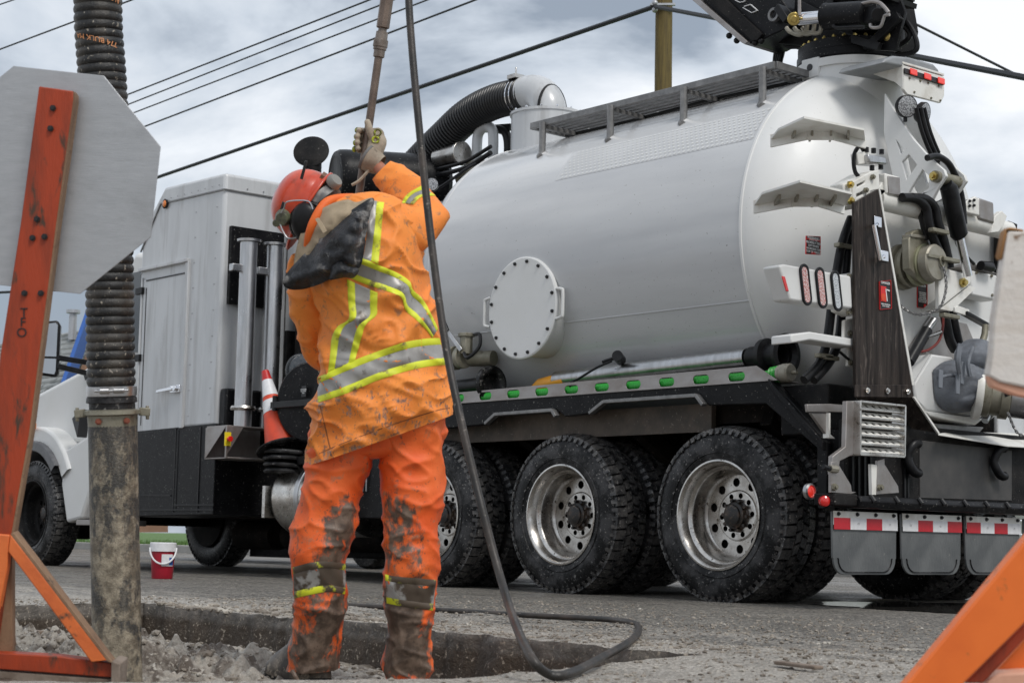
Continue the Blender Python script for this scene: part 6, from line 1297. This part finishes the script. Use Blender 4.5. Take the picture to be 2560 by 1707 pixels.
# waist band
triple(jt, [s1(255, 1415), s1(450, 1320), s1(650, 1240), s1(850, 1170), s1(1000, 1145), s1(1096, 1140)], [s1(262, 1585), s1(450, 1525), s1(650, 1440), s1(850, 1375), s1(1000, 1340), s1(1140, 1325)], tor, .25)
# vertical brace near the spine: silver then yellow
strip('silver_strip', jt, [s1(640, 196), s1(610, 330), s1(585, 520), s1(566, 600)], [s1(668, 200), s1(655, 330), s1(640, 480), s1(628, 612)], TAPES, tor, 30, 4, .003)
strip('yellow_strip', jt, [s1(662, 204), s1(654, 330), s1(640, 480), s1(626, 612)], [s1(716, 210), s1(702, 330), s1(690, 490), s1(677, 632)], TAPEY, tor, 30, 3, .004)
# cross band down to the right
triple(jt, [s1(566, 590), s1(680, 640), s1(800, 690), s1(890, 750), s1(915, 810), s1(985, 880), s1(1040, 980), s1(1085, 1080)], [s1(478, 728), s1(600, 775), s1(720, 815), s1(830, 860), s1(862, 950), s1(930, 1010), s1(1000, 1080), s1(1045, 1140)], tor, .25, n=60)
# lower left band
triple(jt, [s1(462, 738), s1(468, 880), s1(474, 1005), s1(400, 1060), s1(360, 1130), s1(345, 1250), s1(330, 1375)], [s1(672, 830), s1(668, 920), s1(662, 985), s1(590, 1050), s1(560, 1140), s1(535, 1230), s1(515, 1300)], tor, .25, n=60)
# sleeve cuff band
jt2 = bvh([slR])
triple(jt2, [(1020, 505), (1012, 490), (1015, 475), (1035, 468), (1052, 470)], [(1030, 508), (1034, 500), (1045, 490), (1060, 488), (1075, 500)], slR, .3) if False else None
triple(jt2, [(1004, 508), (1013, 492), (1030, 478), (1056, 464)], [(1034, 512), (1044, 500), (1058, 492), (1088, 490)], slR, .3, n=24)
# leg bands
s2 = lambda x, y: (640+x/2.2185, 1000+y/2.2185)
lt = bvh([legL]); rt_ = bvh([legR])
for tree, tp_, bt_, par in ((lt, [s2(205, 925), s2(300, 900), s2(400, 892), s2(506, 908)], [s2(214, 1098), s2(300, 1078), s2(400, 1062), s2(492, 1075)], legL), (rt_, [s2(716, 965), s2(800, 978), s2(900, 985), s2(998, 996)], [s2(726, 1125), s2(800, 1140), s2(900, 1155), s2(980, 1165)], legR)):
    triple(tree, tp_, bt_, par, .22, (TAPEYM, TAPESM, TAPEYM), 30)
# hem seam and folded hem corner, centre seam
strip('hem_seam', jt, [s2(300, 318), s2(420, 262), s2(600, 190), s2(800, 118), s2(1000, 55), s2(1075, 40)], [s2(299, 324), s2(420, 268), s2(600, 196), s2(800, 124), s2(1000, 61), s2(1075, 46)], M('seam_thread', (.3, .1, .03), .8), tor, 40, 1, .0015)
strip('side_seam', jt, [s2(352, 30), s2(380, 150), s2(408, 268)], [s2(358, 28), s2(387, 148), s2(415, 266)], bpy.data.materials['seam_thread'], tor, 20, 1, .0015)
hm = [wp(1112, 1035, -.03), wp(1128, 1037, 0), wp(1124, 1052, .02), wp(1112, 1056, .0)]
# collar
MB().tube(spline([wp(765, 640, -.08), wp(772, 590, -.12), wp(790, 545, -.13), wp(820, 505, -.1), wp(870, 494, -.03), wp(915, 495, .05)], 8), [.009+.008*math.sin(pi*k/40) for k in range(41)], 12).build('collar', M('inner_orange_cloth', (.85, .16, .02), .6, c2=(.75, .12, .015), n1=(9, .4, .7)), K)
# hood lying on the shoulders: beige cloth, wet black lining folded out
def patch(name, outl, lift, bulge, mat, par, seed, amp=.012, th=.006, step=7, ed_=38.):
    P = spline([V((u, v, 0)) for u, v in outl]+[V((*outl[0], 0))], 8)[:-1]; n = len(P); pts = [V((q_.x, q_.y)) for q_ in P]
    def ins(x, y):
        r = False; j = n-1
        for i in range(n):
            if (P[i].y > y) != (P[j].y > y) and x < (P[j].x-P[i].x)*(y-P[i].y)/(P[j].y-P[i].y)+P[i].x: r = not r
            j = i
        return r
    dist = lambda x, y: min((q_.x-x)**2+(q_.y-y)**2 for q_ in P)**.5
    xs = [q_.x for q_ in P]; ys = [q_.y for q_ in P]
    for x in np.arange(min(xs), max(xs), step):
        for y in np.arange(min(ys), max(ys), step):
            if ins(x, y) and dist(x, y) > step*.6: pts.append(V((x+random.uniform(-1, 1), y+random.uniform(-1, 1))))
    vs, es, fs, _, _, _ = geometry.delaunay_2d_cdt(pts, [(i, (i+1) % n) for i in range(n)], [], 1, 1e-3)
    out = []
    for q_ in vs:
        x, y = q_.x, q_.y; u_ = (x-762)/(1050-762); ds = -.165*math.sqrt(max(0, 1-(2*u_-1)**2)) if 0 < u_ < 1 else 0
        ds = min(ds, -.075); t = min(1, dist(x, y)/ed_); t = t*t*(3-2*t)
        w_ = (1-abs(noise.noise((x*.013+y*.011+seed, y*.019-x*.012, seed))))**5; w2 = noise.noise((x*.035+seed, y*.035, 1)); w3 = noise.noise((x*.09, y*.09+seed, 4))
        out.append(wp(x, y, ds-lift-bulge*t-(amp*w_+amp*.5*w2+amp*.2*w3)*(.35+.65*t)))
    o = MB().add(out, fs).build(name, mat, par, ang=75); s_ = o.modifiers.new('thick', 'SOLIDIFY'); s_.thickness = th; s_.offset = 0; return o
hs1 = [(738, 640), (748, 598), (764, 560), (790, 533), (830, 510), (868, 500), (893, 506), (932, 496), (905, 545), (850, 600), (800, 650), (765, 690), (735, 690)]
hood = patch('hood', hs1, .012, .03, HOODB, K, 3, .010)
MB().prism([wp(788, 548, -.20), wp(797, 544, -.205), wp(818, 578, -.225), (wp(808, 584, -.225))], fw*-.006).build('hood_tab', HOODB, hood, bev=.001)
patch('hood_lining', [(706, 706), (722, 680), (745, 655), (790, 606), (840, 558), (890, 520), (934, 497), (924, 535), (914, 590), (907, 640), (898, 668), (880, 682), (866, 680), (848, 690), (825, 698), (790, 714), (750, 722), (718, 720)], .030, .045, HOODK, hood, 8, .022, .010)
patch('lining_fold', [(826, 700), (830, 672), (840, 655), (852, 652), (872, 668), (896, 672), (884, 692), (858, 692)], .075, .02, HOODK, hood, 12, .016, .008, 5, 14.)
# hard hat with ear muffs and strap
Hc = hc+hT*.012-hF*.0
hat = MB(); rows = []
for i in range(15):
    t = pi/2*i/14; row = []
    for j in range(41):
        a = 2*pi*j/40; ru, rl = .124, .104
        p_ = Hc+hF*(math.cos(a)*ru*math.cos(t)**.8)+hL*(math.sin(a)*rl*math.cos(t)**.8)+hT*(.118*math.sin(t)**.95)
        rg_ = .004*math.exp(-((math.sin(a)*math.cos(t))/.13)**2)*(1 if t > .3 else .3); p_ += hT*rg_
        row.append(p_)
    rows.append(row)
brim = [[Hc+hF*(math.cos(2*pi*j/40)*(.124+e_*(1.2+1.5*max(0, math.cos(2*pi*j/40))**2)))+hL*(math.sin(2*pi*j/40)*(.104+e_))+hT*(-.006*k) for j in range(41)] for k, e_ in ((1, .014), (2, .015), (2.4, .012), (2, -.004))]
hat.grid([rows[0]]+brim) if False else hat.grid(brim[::-1]+rows)
ho_ = hat.build('hard_hat', HELM, K, ang=70)
for k, (a, ln) in enumerate(((.12, .09), (-.2, .07))):
    MB().beam(Hc+hL*.098+hT*.05+hF*(a*.5), Hc+hL*.09+hT*.066+hF*(a*.5-.06), .01, .006, hL).build('vent_ridge', INKK, ho_, bev=.002)
ec = hc+hL*.115-hT*.024+hF*.012
em = MB().sph(ec, .052, 22, (1.0, 1.28, .62), hL).build('ear_muff', BLACKP, K)
MB().tube([ec-hL*.018+(hF*(1.18*math.cos(a))+hT*math.sin(a))*.052 for a in np.linspace(0, 2*pi, 30)], .011, 8).build('ear_cushion', RUB, em)
MB().tube(spline([ec+hF*.055+hL*.02, ec+hF*.075+hT*.03+hL*.012, Hc+hL*.115+hF*.055+hT*.045, Hc+hL*.118+hF*.01+hT*.05, ec-hF*.03+hT*.085+hL*.006, ec-hF*.065+hT*.03+hL*.0, ec-hF*.055+hL*.015], 8), .0028, 6).build('muff_wire', STEEL, em)
MB().lathe([(0, .018), (.02, .016), (.028, .0), (.03, -.012)], Hc+hL*.103+hF*.045+hT*.04, hL, 14).lathe([(0, .02), (.012, .018), (.014, 0)], Hc+hL*.098+hF*.07+hT*.05, hL, 10).build('muff_mount', M('worn_green_plastic', (.14, .15, .09), .5, c2=(.06, .06, .045), n1=(40, .4, .6)), em)
for y_ in (0,):
    sp2 = [Hc+hL*.094-hF*.04-hT*.012, Hc+hL*.07-hF*.09-hT*.03, Hc+hL*.02-hF*.112-hT*.04, Hc-hL*.05-hF*.1-hT*.035, Hc-hL*.1-hF*.04-hT*.01]
    s_ = spline(sp2, 8); m = MB()
    rows = [[p_+hT*(.016*c1)+(p_-Hc).normalized()*e_ for p_ in s_] for c1, e_ in ((-1, 0), (1, 0), (1, .007), (-1, .007), (-1, 0))]
    so2 = m.grid(rows).build('head_strap', M('strap_grey', (.10, .10, .10), .45, c2=(.3, .29, .27), n1=(20, .45, .65)), ho_)
    kn = Hc+hL*.03-hF*.13-hT*.038; MB().lathe([(0, .018), (.022, .016), (.027, .008), (.027, -.008)], kn, (kn-Hc).normalized(), 20).build('ratchet_knob', M('knob_grey', (.22, .21, .19), .5), so2)
MB().prism([Hc-hF*.0+hL*.05-hT*.01, Hc-hF*.13+hL*.03-hT*.02, Hc-hF*.12-hL*.05-hT*.01, Hc-hL*.05], hT*.03).build('suspension', M('suspension_brown', (.16, .075, .04), .7), ho_)
MB().tube([hc+hL*.085+hF*.07-hT*.05, hc+hL*.06+hF*.09-hT*.12], .008, 6).build('chin_strap', INKK, ho_)
# lance in both hands
l0, l1 = wp(984, -120, .34), wp(897, 492, .34); ld = (l1-l0).normalized()
lend = l0+ld*2.9
tipz = l0+ld*((l0.z-(FLOOR_Z+.03))/-ld.z)
LN = thing('water_lance', 'long rusty steel jetting lance held upright by the worker', 'lance', V(tipz))
def lp_(v): return l0+(l1-l0)*((v+120)/612)
MB().tube([lp_(115), tipz], .0145, 16).build('lance_pipe', LANCE, LN)
MB().tube([lp_(-120), lp_(70), lp_(72)], [.0235, .0235, .018], 8).build('grip_pipe', LANCE, LN, ang=30)
MB().tube([lp_(70), lp_(80), lp_(81), lp_(100), lp_(101), lp_(118), lp_(119), lp_(125), lp_(126), lp_(143), lp_(145)], [.015, .0155, .021, .022, .026, .026, .0235, .0235, .020, .020, .014], 18).build('coupling', M('coupling_steel', (.26, .22, .19), .45, .6, c2=(.14, .11, .09), n1=(30, .4, .65)), LN, ang=30)
# gloves: palm, four curled fingers and a thumb, joined into one surface
def glove(wr, grip, axis, side, par, thumb_up=True):
    ax_ = axis.normalized(); sd_ = side; fr = ax_.cross(sd_).normalized()
    if fr.dot(fw) > 0: fr = -fr                    # towards the camera
    segs = []; palm = grip+sd_*.038
    segs.append((wr, palm-ax_*.0, .029, .034))
    for k in range(4):
        o = ax_*(.036-.024*k); ln = (.98, 1.08, 1.0, .82)[k]; r = (.0118, .012, .0115, .0102)[k]
        kn = palm+o-fr*.012-sd_*.004; b1_ = grip+o*.98-fr*.030+sd_*.006; b2_ = grip+o*.95-fr*.022-sd_*.030*ln; b3_ = grip+o*.9+fr*.014-sd_*.031*ln; 
        segs += [(palm+o*.75, kn, .021, .016), (kn, b1_, r*1.3, r*1.15), (b1_, b2_, r*1.15, r*1.05), (b2_, b3_, r*1.05, r*.95)]
    t0 = palm+fr*.016-ax_*.01; t1 = grip+fr*.026+sd_*.012+ax_*.026; t2 = grip+fr*.026-sd_*.004+ax_*.062
    segs += [(palm, t0, .026, .02), (t0, t1, .019, .0145), (t1, t2, .0145, .012)]
    o = capsules('glove', segs, GLOVE, par, .0036, 4)
    return o, palm, fr
gr = lp_(352); side = (RT*.96-UP*.1).normalized()
g1, palm1, fr1 = glove(wrR, gr, -ld, side, K)
for k in range(2):
    c_ = palm1+fr1*.037-ld*(.028-.026*k)-side*.004*k
    MB().tube([c_+(-ld*math.cos(a)+side*math.sin(a))*.011 for a in np.linspace(0, 2*pi, 16)], .0042, 6).build('knuckle_ring', GLOVEG, g1)
for k in range(4):
    o = -ld*(.036-.024*k); MB().sph(gr+o*.93-side*.039-fr1*.006, .0095, 10, (1, 1, 1.2), ld).build('finger_pad', GLOVEG, g1)
cfd = (wp(975, 428, .3)-wrR).normalized()
MB().lathe([(.036, -.035), (.043, -.01), (.046, .02), (.043, .024), (.04, .02)], wrR, -cfd, 26).build('glove_cuff', GLOVE, g1, ang=60)
MB().lathe([(.043, -.002), (.0475, .0), (.0475, .008), (.043, .01)], wrR+cfd*-.018, -cfd, 26).build('cuff_edge', M('grey_knit', (.14, .14, .14), .8), g1)
MB().tube(spline([wrR+fr1*.02-ld*-.03, wrR-side*.03+fr1*.03+ld*.075, wrR-side*.055+fr1*.03+ld*.095], 5), .006, 6).build('cuff_tab', GLOVE, g1)
gl2 = lp_(905); g2, _, _ = glove(wrL, gl2, -ld, (RT*-.9).normalized(), K)
# boots
def boot(an, dirv, name='boot'):
    d = V(dirv).normalized(); zt_ = an.z; s_ = V((d.y, -d.x, 0)); gz_ = FLOOR_Z+.03
    b = V((an.x, an.y, gz_)); rows = []
    for (z_, y0, y1, w_) in ((0, -.085, .20, .048), (.02, -.09, .205, .052), (.05, -.085, .20, .05), (.085, -.08, .16, .047), (.12, -.075, .10, .046), (.17, -.07, .07, .048), (.26, -.075, .07, .052)):
        c_ = b+d*((y0+y1)/2)+V((0, 0, z_)); rows.append([c_+d*(math.cos(a)*(y1-y0)/2)+s_*(math.sin(a)*w_*(1-.12*math.cos(a))) for a in np.linspace(0, 2*pi, 33)])
    m = MB().grid(rows); m.add(rows[0][:-1], [tuple(range(32))]); o = m.build(name, BOOT, K, ang=70)
    sl = MB()
    r0_ = [[b+d*.058+(p_-(b+d*.058))*1.04+V((0, 0, z_-p_.z+b.z)) for p_ in rows[0]] for z_ in (-.012, .016)]
    sl.grid(r0_); sl.add(r0_[0][:-1], [tuple(range(32))]); sl.build('sole', RUB, o); return o
hv = V((fw.x, fw.y, 0)).normalized(); hr = V((RT.x, RT.y, 0)).normalized()
boot(anL+V((0, 0, 0)), hr*-.75+hv*.55); boot(anR, hr*-.2+hv*.9)
MB().tube(spline([wp(730, 1676, -.075), wp(738, 1690, -.085), wp(748, 1712, -.085)], 5), .008, 8).build('trouser_strap', TROUS, K)
# --- black jetting hose hanging from above and looping over the road
jl = [at(1018, -140, 5.35), at(1024, 40, 5.3), at(1046, 300, 5.22), at(1078, 600, 5.14), at(1112, 850, 5.06), at(1150, 1040, 4.98), at(1200, 1250, 4.9), at(1262, 1480, 4.75)]
tail = [gz(1318, 1625, .10), gz(1372, 1684, .046), gz(1430, 1680, .045), gz(1510, 1640, .05), gz(1570, 1605, .05), gz(1597, 1578, .05), gz(1590, 1560, .05), gz(1555, 1551, .05), gz(1480, 1545, .05), gz(1300, 1536, .05), gz(1080, 1523, .05), gz(860, 1512, .05), gz(800, 1506, .05), gz(768, 1490, .05), gz(790, 1462, .05), gz(820, 1446, .05)]
jp = spline(jl+tail, 14)
jo = MB().tube(jp, [.0118]*len(jp), 14).build('jetting_hose', CABLEM); tag(jo, 'thin black hose hanging beside the lance and looping over the wet road', 'hose')
bpy.context.view_layer.update()
